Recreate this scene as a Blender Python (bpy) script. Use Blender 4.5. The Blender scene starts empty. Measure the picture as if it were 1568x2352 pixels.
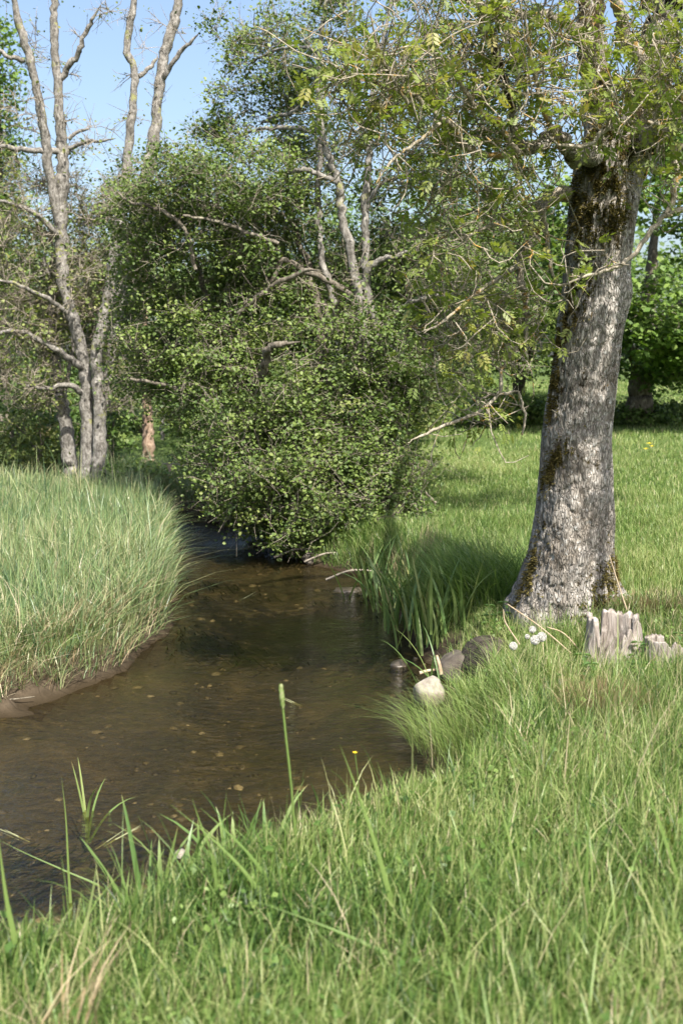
import bpy, math, random
import numpy as np
from mathutils import Vector, Matrix

random.seed(7)
rng = np.random.default_rng(11)
R = math.radians
scene = bpy.context.scene
col = scene.collection

# ------------------------------------------------------------------ camera, world, sun, exposure
F = 2613.0                       # focal length in photo pixels (1568 x 2352 frame)
PITCH = math.atan(346 / F)
CAM_Z = 2.3                      # above the water level (z = 0)
cam_d = bpy.data.cameras.new('camera')
cam_d.sensor_fit = 'VERTICAL'
cam_d.sensor_height = 36
cam_d.lens = 40
cam_d.clip_start = 0.05
cam_d.clip_end = 2000
cam_d.dof.use_dof = True
cam_d.dof.focus_distance = 8.5
cam_d.dof.aperture_fstop = 2.8
cam = bpy.data.objects.new('camera', cam_d)
cam.location = (0, 0, CAM_Z)
cam.rotation_euler = (math.pi / 2 - PITCH, 0, 0)
col.objects.link(cam)
scene.camera = cam

SUN_EL = R(53)
SHADOW_DIR = Vector((-0.42, 1.0, 0)).normalized()
world = bpy.data.worlds.new('World')
scene.world = world
world.use_nodes = True
wn = world.node_tree
wn.nodes.clear()
sky = wn.nodes.new('ShaderNodeTexSky')
sky.sky_type = 'NISHITA'
sky.sun_disc = False
sky.sun_elevation = SUN_EL
sky.sun_rotation = math.atan2(-SHADOW_DIR.x, -SHADOW_DIR.y) % (2 * math.pi)
sky.air_density = 1.0
sky.dust_density = 3.6
sky.ozone_density = 1.2
bg = wn.nodes.new('ShaderNodeBackground')
bg.inputs['Strength'].default_value = 0.118
wo = wn.nodes.new('ShaderNodeOutputWorld')
wn.links.new(sky.outputs[0], bg.inputs[0])
wn.links.new(bg.outputs[0], wo.inputs[0])

sun_d = bpy.data.lights.new('sun', 'SUN')
sun_d.energy = 5.0
sun_d.angle = R(0.53)
sun_d.color = (1.0, 0.94, 0.85)
sun = bpy.data.objects.new('sun', sun_d)
L = Vector((SHADOW_DIR.x * math.cos(SUN_EL), SHADOW_DIR.y * math.cos(SUN_EL), -math.sin(SUN_EL)))
sun.rotation_euler = L.to_track_quat('-Z', 'Y').to_euler()
sun.location = (8, -10, 20)
col.objects.link(sun)

scene.view_settings.view_transform = 'Standard'
scene.view_settings.look = 'None'
scene.view_settings.exposure = 1.18
scene.view_settings.gamma = 1
scene.view_settings.use_curve_mapping = False
scene.render.engine = 'CYCLES'
scene.cycles.max_bounces = 8
scene.cycles.diffuse_bounces = 3
scene.cycles.glossy_bounces = 3
scene.cycles.transmission_bounces = 3
scene.cycles.transparent_max_bounces = 8
scene.cycles.caustics_reflective = False
scene.cycles.caustics_refractive = False
scene.cycles.use_denoising = True

# ------------------------------------------------------------------ photo pixel <-> world
cp, sp_ = math.cos(PITCH), math.sin(PITCH)


def P(px, py, d):
    """point of the place seen at photo pixel (px, py), d metres ahead"""
    u = (1176 - py) / F
    x, y, z = (px - 784) / F, cp + sp_ * u, -sp_ + cp * u
    s = d / y
    return np.array((x * s, d, CAM_Z + z * s))


def G(px, py, z=0.0):
    u = (1176 - py) / F
    x, y, zz = (px - 784) / F, cp + sp_ * u, -sp_ + cp * u
    s = (z - CAM_Z) / zz
    return np.array((x * s, y * s, z))


def project(V):
    x, y, z = V[:, 0], V[:, 1], V[:, 2] - CAM_Z
    f = y * cp - z * sp_
    u = y * sp_ + z * cp
    f = np.where(f > 0.05, f, 0.05)
    return 784 + F * x / f, 1176 - F * u / f, f


# ------------------------------------------------------------------ numpy noise
def hash2(ix, iy, seed=0):
    h = (ix.astype(np.int64) * 374761393 + iy.astype(np.int64) * 668265263 + seed * 974711) & 0x7fffffff
    h = ((h ^ (h >> 13)) * 1274126177) & 0x7fffffff
    return ((h ^ (h >> 16)) & 0xffff) / 65535.0


def vnoise(x, y, seed=0):
    x = np.asarray(x, float); y = np.asarray(y, float)
    ix, iy = np.floor(x), np.floor(y)
    fx, fy = x - ix, y - iy
    fx = fx * fx * (3 - 2 * fx); fy = fy * fy * (3 - 2 * fy)
    a, b = hash2(ix, iy, seed), hash2(ix + 1, iy, seed)
    c, d = hash2(ix, iy + 1, seed), hash2(ix + 1, iy + 1, seed)
    return (a * (1 - fx) + b * fx) * (1 - fy) + (c * (1 - fx) + d * fx) * fy


def fnoise(x, y, seed=0, oct=3):
    s, a, t = 0, 1.0, 0
    for k in range(oct):
        s = s + a * vnoise(np.asarray(x) * 2 ** k, np.asarray(y) * 2 ** k, seed + k * 17)
        t += a; a *= 0.5
    return s / t


def sstep(a, b, x):
    t = np.clip((x - a) / (b - a), 0, 1)
    return t * t * (3 - 2 * t)


# ------------------------------------------------------------------ mesh plumbing
def build_mesh(name, V, quads=None, tris=None, mat=None, tint=None, smooth=False):
    V = np.asarray(V, np.float32)
    me = bpy.data.meshes.new(name)
    nq = 0 if quads is None else len(quads)
    nt = 0 if tris is None else len(tris)
    me.vertices.add(len(V))
    me.vertices.foreach_set('co', V.ravel())
    idx = []
    if nq: idx.append(np.asarray(quads, np.int32).ravel())
    if nt: idx.append(np.asarray(tris, np.int32).ravel())
    idx = np.concatenate(idx)
    me.loops.add(len(idx))
    me.loops.foreach_set('vertex_index', idx)
    me.polygons.add(nq + nt)
    st = np.concatenate([np.arange(nq) * 4, nq * 4 + np.arange(nt) * 3]).astype(np.int32)
    me.polygons.foreach_set('loop_start', st)
    if smooth:
        me.polygons.foreach_set('use_smooth', np.ones(nq + nt, bool))
    if tint is not None:
        a = me.attributes.new('tint', 'FLOAT', 'POINT')
        a.data.foreach_set('value', np.asarray(tint, np.float32))
    if mat: me.materials.append(mat)
    me.update(calc_edges=True)
    return me


def link(name, me, parent=None, loc=None):
    o = bpy.data.objects.new(name, me)
    col.objects.link(o)
    if parent is not None: o.parent = parent
    if loc is not None: o.location = loc
    return o


def tag(o, label=None, cat=None, group=None, kind=None):
    if label: o['label'] = label
    if cat: o['category'] = cat
    if group: o['group'] = group
    if kind: o['kind'] = kind
    return o


def empty(name, loc, label, cat, group=None):
    o = bpy.data.objects.new(name, None)
    o.empty_display_size = 0.2
    o.location = loc
    col.objects.link(o)
    return tag(o, label, cat, group)


def norm(a):
    return a / np.maximum(np.linalg.norm(a, axis=-1, keepdims=True), 1e-9)


def spline(pts, n):
    """Catmull-Rom through pts (k, m) resampled to about n points"""
    pts = np.asarray(pts, float)
    if len(pts) < 3:
        t = np.linspace(0, 1, n)[:, None]
        return pts[0] * (1 - t) + pts[-1] * t
    p = np.vstack([2 * pts[0] - pts[1], pts, 2 * pts[-1] - pts[-2]])
    k = len(pts) - 1
    u = np.linspace(0, k - 1e-6, n)
    i = u.astype(int); t = (u - i)[:, None]
    a, b, c, d = p[i], p[i + 1], p[i + 2], p[i + 3]
    return 0.5 * (2 * b + (c - a) * t + (2 * a - 5 * b + 4 * c - d) * t ** 2 + (3 * b - a - 3 * c + d) * t ** 3)


def tube(pts, rad, n=6):
    pts = np.asarray(pts, float); rad = np.asarray(rad, float)
    m = len(pts)
    T = norm(np.gradient(pts, axis=0))
    ref = np.array((0.31, 0.9, 0.2)) if abs(T[0][2]) > 0.6 else np.array((0.1, 0.2, 1.0))
    U = norm(np.cross(T, ref)); W = np.cross(T, U)
    a = np.linspace(0, 2 * np.pi, n, endpoint=False)
    V = pts[:, None, :] + rad[:, None, None] * (np.cos(a)[None, :, None] * U[:, None, :] + np.sin(a)[None, :, None] * W[:, None, :])
    V = V.reshape(-1, 3)
    i = np.arange(m - 1)[:, None]; j = np.arange(n)[None, :]
    q = np.stack([i * n + j, i * n + (j + 1) % n, (i + 1) * n + (j + 1) % n, (i + 1) * n + j], -1).reshape(-1, 4)
    return V, q


class Acc:
    def __init__(s): s.V, s.Q, s.T, s.A, s.n = [], [], [], [], 0

    def add(s, V, q=None, t=None, tint=0.5):
        s.V.append(V)
        if q is not None: s.Q.append(np.asarray(q) + s.n)
        if t is not None: s.T.append(np.asarray(t) + s.n)
        s.A.append(np.broadcast_to(np.asarray(tint, float), (len(V),)))
        s.n += len(V)

    def mesh(s, name, mat, smooth=False):
        return build_mesh(name, np.concatenate(s.V), np.concatenate(s.Q) if s.Q else None,
                          np.concatenate(s.T) if s.T else None, mat, np.concatenate(s.A), smooth)


# ------------------------------------------------------------------ materials
def new_mat(name):
    m = bpy.data.materials.new(name)
    m.use_nodes = True
    nt = m.node_tree
    nt.nodes.clear()
    out = nt.nodes.new('ShaderNodeOutputMaterial')
    return m, nt, out


def node(nt, t, **kw):
    n = nt.nodes.new(t)
    for k, v in kw.items():
        if hasattr(n, k): setattr(n, k, v)
        else: n.inputs[k.replace('_', ' ')].default_value = v
    return n


def ramp(nt, stops, fac):
    r = nt.nodes.new('ShaderNodeValToRGB')
    e = r.color_ramp.elements
    while len(e) < len(stops): e.new(0.5)
    for i, (p, c) in enumerate(stops):
        e[i].position = p
        e[i].color = (*c, 1)
    if fac is not None: nt.links.new(fac, r.inputs[0])
    return r


def noise(nt, scale, detail=3, rough=0.55, vec=None, dist=0.0):
    n = nt.nodes.new('ShaderNodeTexNoise')
    n.inputs['Scale'].default_value = scale
    n.inputs['Detail'].default_value = detail
    n.inputs['Roughness'].default_value = rough
    n.inputs['Distortion'].default_value = dist
    if vec is not None: nt.links.new(vec, n.inputs['Vector'])
    return n


def coords(nt, scale=(1, 1, 1), kind='Object'):
    tc = nt.nodes.new('ShaderNodeTexCoord')
    mp = nt.nodes.new('ShaderNodeMapping')
    mp.inputs['Scale'].default_value = scale
    nt.links.new(tc.outputs[kind], mp.inputs['Vector'])
    return mp.outputs[0]


def mixc(nt, fac, a, b):
    m = nt.nodes.new('ShaderNodeMix')
    m.data_type = 'RGBA'
    for s, v in ((m.inputs[0], fac), (m.inputs[6], a), (m.inputs[7], b)):
        if isinstance(v, (int, float)): s.default_value = v
        elif isinstance(v, tuple): s.default_value = (*v, 1)
        else: nt.links.new(v, s)
    return m.outputs[2]


def leaf_mat(name, stops, trans=0.35, rough=0.5, spec=0.35, tcol=(1.25, 1.3, 0.55)):
    """thin plant tissue: colour runs over the 'tint' attribute of each leaf or blade; some light passes through"""
    m, nt, out = new_mat(name)
    at = node(nt, 'ShaderNodeAttribute', attribute_name='tint')
    r = ramp(nt, stops, at.outputs['Fac'])
    b = nt.nodes.new('ShaderNodeBsdfPrincipled')
    b.inputs['Roughness'].default_value = rough
    b.inputs['Specular IOR Level'].default_value = spec
    nt.links.new(r.outputs[0], b.inputs['Base Color'])
    tr = nt.nodes.new('ShaderNodeBsdfTranslucent')
    mul = nt.nodes.new('ShaderNodeMix'); mul.data_type = 'RGBA'; mul.blend_type = 'MULTIPLY'
    mul.inputs[0].default_value = 1
    nt.links.new(r.outputs[0], mul.inputs[6]); mul.inputs[7].default_value = (*tcol, 1)
    nt.links.new(mul.outputs[2], tr.inputs[0])
    mx = nt.nodes.new('ShaderNodeMixShader'); mx.inputs[0].default_value = trans
    nt.links.new(b.outputs[0], mx.inputs[1]); nt.links.new(tr.outputs[0], mx.inputs[2])
    nt.links.new(mx.outputs[0], out.inputs[0])
    return m


def bark_mat(name, dark, mid, light, lichen=None, lichen_amt=0.6, moss=None, moss_amt=0.6, scale=1.0, bump=0.6, crack=(9, 9, 2.2)):
    m, nt, out = new_mat(name)
    b = nt.nodes.new('ShaderNodeBsdfPrincipled')
    b.inputs['Roughness'].default_value = 0.9
    b.inputs['Specular IOR Level'].default_value = 0.15
    v = coords(nt, tuple(c * scale for c in crack))
    n1 = noise(nt, 3.0, 6, 0.65, v, 0.6)
    r1 = ramp(nt, [(0.30, dark), (0.46, mid), (0.68, light)], n1.outputs[0])
    c = r1.outputs[0]
    v2 = coords(nt, (scale, scale, scale))
    n2 = noise(nt, 9.0, 5, 0.7, v2)
    r2 = ramp(nt, [(0.55, (0, 0, 0)), (0.66, (1, 1, 1))], n2.outputs[0])
    pale = mixc(nt, 0.55, c, tuple(min(1, x * 1.5) for x in light))
    c = mixc(nt, r2.outputs[0], c, pale)
    if lichen:
        n3 = noise(nt, 5.0, 4, 0.7, v2)
        n3.inputs['Vector'].default_value = (0, 0, 0)
        r3 = ramp(nt, [(lichen_amt, (0, 0, 0)), (lichen_amt + 0.05, (1, 1, 1))], n3.outputs[0])
        c = mixc(nt, r3.outputs[0], c, lichen)
    if moss:
        v4 = coords(nt, (1.0 * scale, 1.0 * scale, 0.7 * scale))
        n4 = noise(nt, 2.3, 5, 0.65, v4, 0.5)
        r4 = ramp(nt, [(moss_amt, (0, 0, 0)), (moss_amt + 0.06, (1, 1, 1))], n4.outputs[0])
        c = mixc(nt, r4.outputs[0], c, moss)
    nt.links.new(c, b.inputs['Base Color'])
    bp = nt.nodes.new('ShaderNodeBump')
    bp.inputs['Strength'].default_value = bump
    bp.inputs['Distance'].default_value = 0.03
    nt.links.new(n1.outputs[0], bp.inputs['Height'])
    nt.links.new(bp.outputs[0], b.inputs['Normal'])
    nt.links.new(b.outputs[0], out.inputs[0])
    return m


def ash_bark_mat():
    m, nt, out = new_mat('ash_bark')
    b = nt.nodes.new('ShaderNodeBsdfPrincipled')
    b.inputs['Roughness'].default_value = 0.9
    b.inputs['Specular IOR Level'].default_value = 0.15
    v = coords(nt, (1, 1, 0.30))
    wob = noise(nt, 14.0, 3, 0.6, v)
    add = nt.nodes.new('ShaderNodeMix'); add.data_type = 'RGBA'; add.blend_type = 'LINEAR_LIGHT'; add.inputs[0].default_value = 0.035
    nt.links.new(v, add.inputs[6]); nt.links.new(wob.outputs['Color'], add.inputs[7])
    vo = nt.nodes.new('ShaderNodeTexVoronoi'); vo.feature = 'DISTANCE_TO_EDGE'; vo.inputs['Scale'].default_value = 52
    nt.links.new(add.outputs[2], vo.inputs['Vector'])
    n1 = noise(nt, 26, 6, 0.7, coords(nt, (1, 1, 0.5)))
    n2 = noise(nt, 3.2, 5, 0.6, coords(nt, (1, 1, 0.8)))
    n3 = noise(nt, 4.2, 5, 0.75, coords(nt, (1, 1, 0.7)))
    plate = ramp(nt, [(0.28, (0.17, 0.157, 0.14)), (0.5, (0.345, 0.325, 0.297)), (0.72, (0.51, 0.49, 0.46))], n1.outputs[0])
    tone = ramp(nt, [(0.30, (0.50, 0.45, 0.38)), (0.52, (0.95, 0.94, 0.92)), (0.70, (1.0, 1.0, 1.0))], n2.outputs[0])
    mul = nt.nodes.new('ShaderNodeMix'); mul.data_type = 'RGBA'; mul.blend_type = 'MULTIPLY'; mul.inputs[0].default_value = 1
    nt.links.new(plate.outputs[0], mul.inputs[6]); nt.links.new(tone.outputs[0], mul.inputs[7])
    # white crust lichen, then orange lichen, then dark moss
    n4 = noise(nt, 17, 6, 0.75, coords(nt))
    r4 = ramp(nt, [(0.57, (0, 0, 0)), (0.62, (1, 1, 1))], n4.outputs[0])
    c = mixc(nt, r4.outputs[0], mul.outputs[2], (0.44, 0.44, 0.42))
    n5 = noise(nt, 6.0, 5, 0.75, coords(nt, (1.1, 1.0, 1.0)))
    r5 = ramp(nt, [(0.665, (0, 0, 0)), (0.70, (0.8, 0.8, 0.8))], n5.outputs[0])
    c = mixc(nt, r5.outputs[0], c, (0.33, 0.20, 0.06))
    geo = nt.nodes.new('ShaderNodeNewGeometry'); sx = nt.nodes.new('ShaderNodeSeparateXYZ')
    nt.links.new(geo.outputs['Position'], sx.inputs[0])
    hi = nt.nodes.new('ShaderNodeMapRange'); hi.inputs['From Min'].default_value = 2.2; hi.inputs['From Max'].default_value = 4.2
    hi.inputs['To Min'].default_value = 0.0; hi.inputs['To Max'].default_value = 0.13
    nt.links.new(sx.outputs['Z'], hi.inputs['Value'])
    su = nt.nodes.new('ShaderNodeMath'); su.operation = 'ADD'
    nt.links.new(n3.outputs[0], su.inputs[0]); nt.links.new(hi.outputs[0], su.inputs[1])
    r6 = ramp(nt, [(0.61, (0, 0, 0)), (0.66, (1, 1, 1))], su.outputs[0])
    mossc = ramp(nt, [(0.35, (0.022, 0.018, 0.010)), (0.65, (0.085, 0.066, 0.024))], n1.outputs[0])
    c = mixc(nt, r6.outputs[0], c, mossc.outputs[0])
    crack = ramp(nt, [(0.0, (0.30, 0.27, 0.24)), (0.20, (1, 1, 1))], vo.outputs[0])
    m2 = nt.nodes.new('ShaderNodeMix'); m2.data_type = 'RGBA'; m2.blend_type = 'MULTIPLY'; m2.inputs[0].default_value = 0.62
    nt.links.new(c, m2.inputs[6]); nt.links.new(crack.outputs[0], m2.inputs[7])
    nt.links.new(m2.outputs[2], b.inputs['Base Color'])
    hsum = nt.nodes.new('ShaderNodeMath'); hsum.operation = 'MULTIPLY_ADD'; hsum.inputs[1].default_value = 0.6
    nt.links.new(n1.outputs[0], hsum.inputs[0]); nt.links.new(crack.outputs[0], hsum.inputs[2])
    bp = nt.nodes.new('ShaderNodeBump'); bp.inputs['Strength'].default_value = 0.9; bp.inputs['Distance'].default_value = 0.012
    nt.links.new(hsum.outputs[0], bp.inputs['Height']); nt.links.new(bp.outputs[0], b.inputs['Normal'])
    nt.links.new(b.outputs[0], out.inputs[0])
    return m


def plain_mat(name, c1, c2, scale=8, rough=0.85, bump=0.3, stretch=(1, 1, 1), spec=0.2):
    m, nt, out = new_mat(name)
    b = nt.nodes.new('ShaderNodeBsdfPrincipled')
    b.inputs['Roughness'].default_value = rough
    b.inputs['Specular IOR Level'].default_value = spec
    n = noise(nt, scale, 5, 0.65, coords(nt, stretch))
    r = ramp(nt, [(0.35, c1), (0.65, c2)], n.outputs[0])
    nt.links.new(r.outputs[0], b.inputs['Base Color'])
    bp = nt.nodes.new('ShaderNodeBump'); bp.inputs['Strength'].default_value = bump; bp.inputs['Distance'].default_value = 0.02
    nt.links.new(n.outputs[0], bp.inputs['Height']); nt.links.new(bp.outputs[0], b.inputs['Normal'])
    nt.links.new(b.outputs[0], out.inputs[0])
    return m


M = {}
M['grass'] = leaf_mat('meadow_grass', [(0.0, (0.022, 0.055, 0.012)), (0.30, (0.074, 0.142, 0.028)), (0.65, (0.180, 0.260, 0.070)),
                                       (0.86, (0.30, 0.335, 0.14)), (0.93, (0.36, 0.31, 0.19)), (1.0, (0.48, 0.41, 0.28))], 0.32, 0.42, 0.32)
M['reed'] = leaf_mat('bank_grass', [(0.0, (0.030, 0.066, 0.032)), (0.35, (0.100, 0.170, 0.078)), (0.68, (0.20, 0.275, 0.108)),
                                    (0.86, (0.31, 0.335, 0.165)), (0.93, (0.36, 0.31, 0.21)), (1.0, (0.48, 0.41, 0.29))], 0.30, 0.38, 0.5, (1.15, 1.25, 0.6))
M['iris'] = leaf_mat('iris_leaf', [(0.0, (0.040, 0.088, 0.025)), (0.6, (0.10, 0.175, 0.05)), (0.9, (0.19, 0.25, 0.08)), (1.0, (0.40, 0.30, 0.14))], 0.3, 0.4, 0.4)
M['alder'] = leaf_mat('alder_leaf', [(0.0, (0.036, 0.066, 0.016)), (0.4, (0.098, 0.150, 0.036)), (0.75, (0.160, 0.212, 0.056)), (1.0, (0.20, 0.235, 0.075))], 0.30, 0.5, 0.28)
M['olive'] = leaf_mat('young_alder_leaf', [(0.0, (0.055, 0.085, 0.024)), (0.5, (0.135, 0.175, 0.045)), (0.85, (0.21, 0.235, 0.070)), (1.0, (0.25, 0.22, 0.10))], 0.32, 0.5, 0.3)
M['ash'] = leaf_mat('ash_leaf', [(0.0, (0.080, 0.125, 0.026)), (0.5, (0.165, 0.220, 0.048)), (0.85, (0.245, 0.275, 0.075)), (1.0, (0.30, 0.27, 0.09))], 0.42, 0.45, 0.35)
M['oak'] = leaf_mat('oak_leaf', [(0.0, (0.045, 0.098, 0.018)), (0.5, (0.105, 0.178, 0.034)), (1.0, (0.175, 0.245, 0.058))], 0.3, 0.5, 0.3)
M['wood_leaf'] = leaf_mat('woodland_leaf', [(0.0, (0.038, 0.076, 0.017)), (0.5, (0.092, 0.155, 0.034)), (1.0, (0.160, 0.215, 0.056))], 0.3, 0.5, 0.3)
M['straw'] = leaf_mat('dead_grass', [(0.0, (0.13, 0.085, 0.04)), (0.5, (0.27, 0.20, 0.11)), (1.0, (0.45, 0.37, 0.24))], 0.25, 0.6, 0.2, (1, 1, 0.9))
M['moss'] = leaf_mat('moss_fuzz', [(0.0, (0.045, 0.038, 0.014)), (0.6, (0.12, 0.10, 0.035)), (1.0, (0.21, 0.18, 0.065))], 0.15, 0.8, 0.1)
M['petal'] = leaf_mat('yellow_petal', [(0.0, (0.75, 0.55, 0.02)), (1.0, (0.85, 0.68, 0.05))], 0.3, 0.3, 0.5, (1, 1, 1))
M['fluff'] = leaf_mat('seed_fluff', [(0.0, (0.72, 0.71, 0.66)), (1.0, (0.85, 0.84, 0.80))], 0.4, 0.8, 0.1, (1, 1, 1))
M['stalk'] = leaf_mat('seeding_grass', [(0.0, (0.10, 0.17, 0.04)), (0.6, (0.17, 0.24, 0.07)), (1.0, (0.34, 0.33, 0.20))], 0.3, 0.5, 0.3)
M['dead_stem'] = plain_mat('dead_stem', (0.30, 0.22, 0.14), (0.46, 0.38, 0.27), 20)
M['alder_bark'] = bark_mat('alder_bark', (0.036, 0.032, 0.027), (0.13, 0.121, 0.106), (0.30, 0.285, 0.26), lichen=(0.22, 0.22, 0.10), lichen_amt=0.60, crack=(7, 7, 4.5))
M['dark_bark'] = bark_mat('shrub_bark', (0.04, 0.034, 0.026), (0.105, 0.09, 0.07), (0.21, 0.19, 0.155), lichen=(0.26, 0.24, 0.18), lichen_amt=0.60)
M['twig'] = bark_mat('twig_bark', (0.08, 0.068, 0.05), (0.155, 0.135, 0.10), (0.25, 0.225, 0.175), scale=2)
M['pale_twig'] = bark_mat('pale_twig_bark', (0.14, 0.115, 0.085), (0.23, 0.20, 0.155), (0.34, 0.305, 0.25), scale=2)
M['ash_bark'] = ash_bark_mat()
M['ash_twig'] = bark_mat('ash_twig_bark', (0.10, 0.085, 0.06), (0.25, 0.22, 0.165), (0.40, 0.36, 0.29), lichen=(0.34, 0.215, 0.065), lichen_amt=0.57, scale=2.2)
M['pine_bark'] = bark_mat('red_bark', (0.13, 0.085, 0.058), (0.25, 0.175, 0.125), (0.36, 0.275, 0.21))
M['dead_wood'] = bark_mat('weathered_wood', (0.06, 0.048, 0.038), (0.25, 0.215, 0.185), (0.40, 0.365, 0.33), moss=(0.09, 0.078, 0.022), moss_amt=0.58, crack=(14, 14, 2), bump=0.8)
M['pale_rock'] = plain_mat('pale_rock', (0.17, 0.15, 0.125), (0.32, 0.29, 0.25), 6, 0.9, 0.5)
M['grey_rock'] = plain_mat('grey_rock', (0.06, 0.05, 0.04), (0.16, 0.14, 0.115), 6, 0.85, 0.6)
M['wet_rock'] = plain_mat('wet_rock', (0.03, 0.025, 0.018), (0.09, 0.075, 0.055), 9, 0.35, 0.6, spec=0.5)
M['root_rock'] = plain_mat('root_rock', (0.018, 0.014, 0.011), (0.085, 0.07, 0.056), 5, 0.8, 1.0, (1, 3, 5))


def ground_mat():
    m, nt, out = new_mat('turf_soil')
    b = nt.nodes.new('ShaderNodeBsdfPrincipled')
    b.inputs['Roughness'].default_value = 0.95
    b.inputs['Specular IOR Level'].default_value = 0.1
    v = coords(nt)
    n1 = noise(nt, 0.35, 5, 0.6, v)
    n2 = noise(nt, 9.0, 5, 0.7, v)
    gr = ramp(nt, [(0.3, (0.05, 0.085, 0.02)), (0.5, (0.075, 0.125, 0.03)), (0.7, (0.105, 0.15, 0.042))], n1.outputs[0])
    fine = ramp(nt, [(0.3, (0.022, 0.030, 0.010)), (0.7, (0.07, 0.09, 0.03))], n2.outputs[0])
    turf = mixc(nt, 0.5, gr.outputs[0], fine.outputs[0])
    mud = ramp(nt, [(0.3, (0.028, 0.022, 0.014)), (0.7, (0.080, 0.062, 0.042))], n2.outputs[0])
    geo = nt.nodes.new('ShaderNodeNewGeometry')
    sx = nt.nodes.new('ShaderNodeSeparateXYZ')
    nt.links.new(geo.outputs['Position'], sx.inputs[0])
    mr = nt.nodes.new('ShaderNodeMapRange')
    mr.inputs['From Min'].default_value = 0.16; mr.inputs['From Max'].default_value = 0.34
    nt.links.new(sx.outputs['Z'], mr.inputs['Value'])
    wet = nt.nodes.new('ShaderNodeMapRange'); wet.inputs['From Min'].default_value = 0.0; wet.inputs['From Max'].default_value = 0.05
    nt.links.new(sx.outputs['Z'], wet.inputs['Value'])
    shore = mixc(nt, wet.outputs[0], (0.030, 0.022, 0.012), mud.outputs[0])
    c = mixc(nt, mr.outputs[0], shore, turf)
    nt.links.new(c, b.inputs['Base Color'])
    bp = nt.nodes.new('ShaderNodeBump'); bp.inputs['Strength'].default_value = 0.5; bp.inputs['Distance'].default_value = 0.04
    nt.links.new(n2.outputs[0], bp.inputs['Height']); nt.links.new(bp.outputs[0], b.inputs['Normal'])
    nt.links.new(b.outputs[0], out.inputs[0])
    return m


def bed_mat():
    m, nt, out = new_mat('stream_bed_gravel')
    b = nt.nodes.new('ShaderNodeBsdfPrincipled')
    b.inputs['Roughness'].default_value = 0.8
    v = coords(nt, (1.0, 0.6, 1))
    n1 = noise(nt, 2.0, 7, 0.72, v, 0.8)
    n2 = noise(nt, 26.0, 4, 0.75, coords(nt, (1, 0.8, 1)))
    vo = nt.nodes.new('ShaderNodeTexVoronoi'); vo.inputs['Scale'].default_value = 22
    nt.links.new(coords(nt), vo.inputs['Vector'])
    a = ramp(nt, [(0.40, (0.003, 0.004, 0.001)), (0.48, (0.012, 0.012, 0.005)), (0.56, (0.045, 0.036, 0.016)), (0.68, (0.115, 0.090, 0.047))], n1.outputs[0])
    g = ramp(nt, [(0.38, (0.004, 0.004, 0.002)), (0.52, (0.022, 0.016, 0.008)), (0.62, (0.07, 0.052, 0.03)), (0.70, (0.22, 0.17, 0.11))], n2.outputs[0])
    c = mixc(nt, 0.36, a.outputs[0], g.outputs[0])
    st = ramp(nt, [(0.0, (0.13, 0.10, 0.07)), (1.0, (0.05, 0.04, 0.02))], vo.outputs['Color'])
    c = mixc(nt, 0.2, c, st.outputs[0])
    nt.links.new(c, b.inputs['Base Color'])
    bp = nt.nodes.new('ShaderNodeBump'); bp.inputs['Strength'].default_value = 0.6; bp.inputs['Distance'].default_value = 0.03
    nt.links.new(n2.outputs[0], bp.inputs['Height']); nt.links.new(bp.outputs[0], b.inputs['Normal'])
    nt.links.new(b.outputs[0], out.inputs[0])
    return m


def water_mat():
    m, nt, out = new_mat('clear_stream_water')
    v = coords(nt, (1.0, 1.9, 1.0))
    n1 = noise(nt, 6.5, 3, 0.55, v, 0.8)
    n2 = noise(nt, 30.0, 3, 0.6, v, 0.5)
    n3 = noise(nt, 0.9, 2, 0.5, coords(nt))
    amp = ramp(nt, [(0.35, (0.25, 0.25, 0.25)), (0.65, (1, 1, 1))], n3.outputs[0])
    ma = nt.nodes.new('ShaderNodeMath'); ma.operation = 'MULTIPLY_ADD'
    nt.links.new(n2.outputs[0], ma.inputs[0]); ma.inputs[1].default_value = 0.34
    nt.links.new(n1.outputs[0], ma.inputs[2])
    mb = nt.nodes.new('ShaderNodeMath'); mb.operation = 'MULTIPLY'
    nt.links.new(ma.outputs[0], mb.inputs[0]); nt.links.new(amp.outputs[0], mb.inputs[1])
    bp = nt.nodes.new('ShaderNodeBump'); bp.inputs['Strength'].default_value = 1.0; bp.inputs['Distance'].default_value = 0.036
    nt.links.new(mb.outputs[0], bp.inputs['Height'])
    fr = nt.nodes.new('ShaderNodeFresnel'); fr.inputs['IOR'].default_value = 1.333
    nt.links.new(bp.outputs[0], fr.inputs['Normal'])
    gl = nt.nodes.new('ShaderNodeBsdfGlossy'); gl.inputs['Roughness'].default_value = 0.03
    gl.inputs['Color'].default_value = (1, 1, 1, 1)
    nt.links.new(bp.outputs[0], gl.inputs['Normal'])
    tr = nt.nodes.new('ShaderNodeBsdfTransparent'); tr.inputs['Color'].default_value = (0.72, 0.68, 0.50, 1)
    mx = nt.nodes.new('ShaderNodeMixShader')
    nt.links.new(fr.outputs[0], mx.inputs[0]); nt.links.new(tr.outputs[0], mx.inputs[1]); nt.links.new(gl.outputs[0], mx.inputs[2])
    nt.links.new(mx.outputs[0], out.inputs[0])
    return m


M['ground'] = ground_mat(); M['bed'] = bed_mat(); M['water'] = water_mat()

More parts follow.
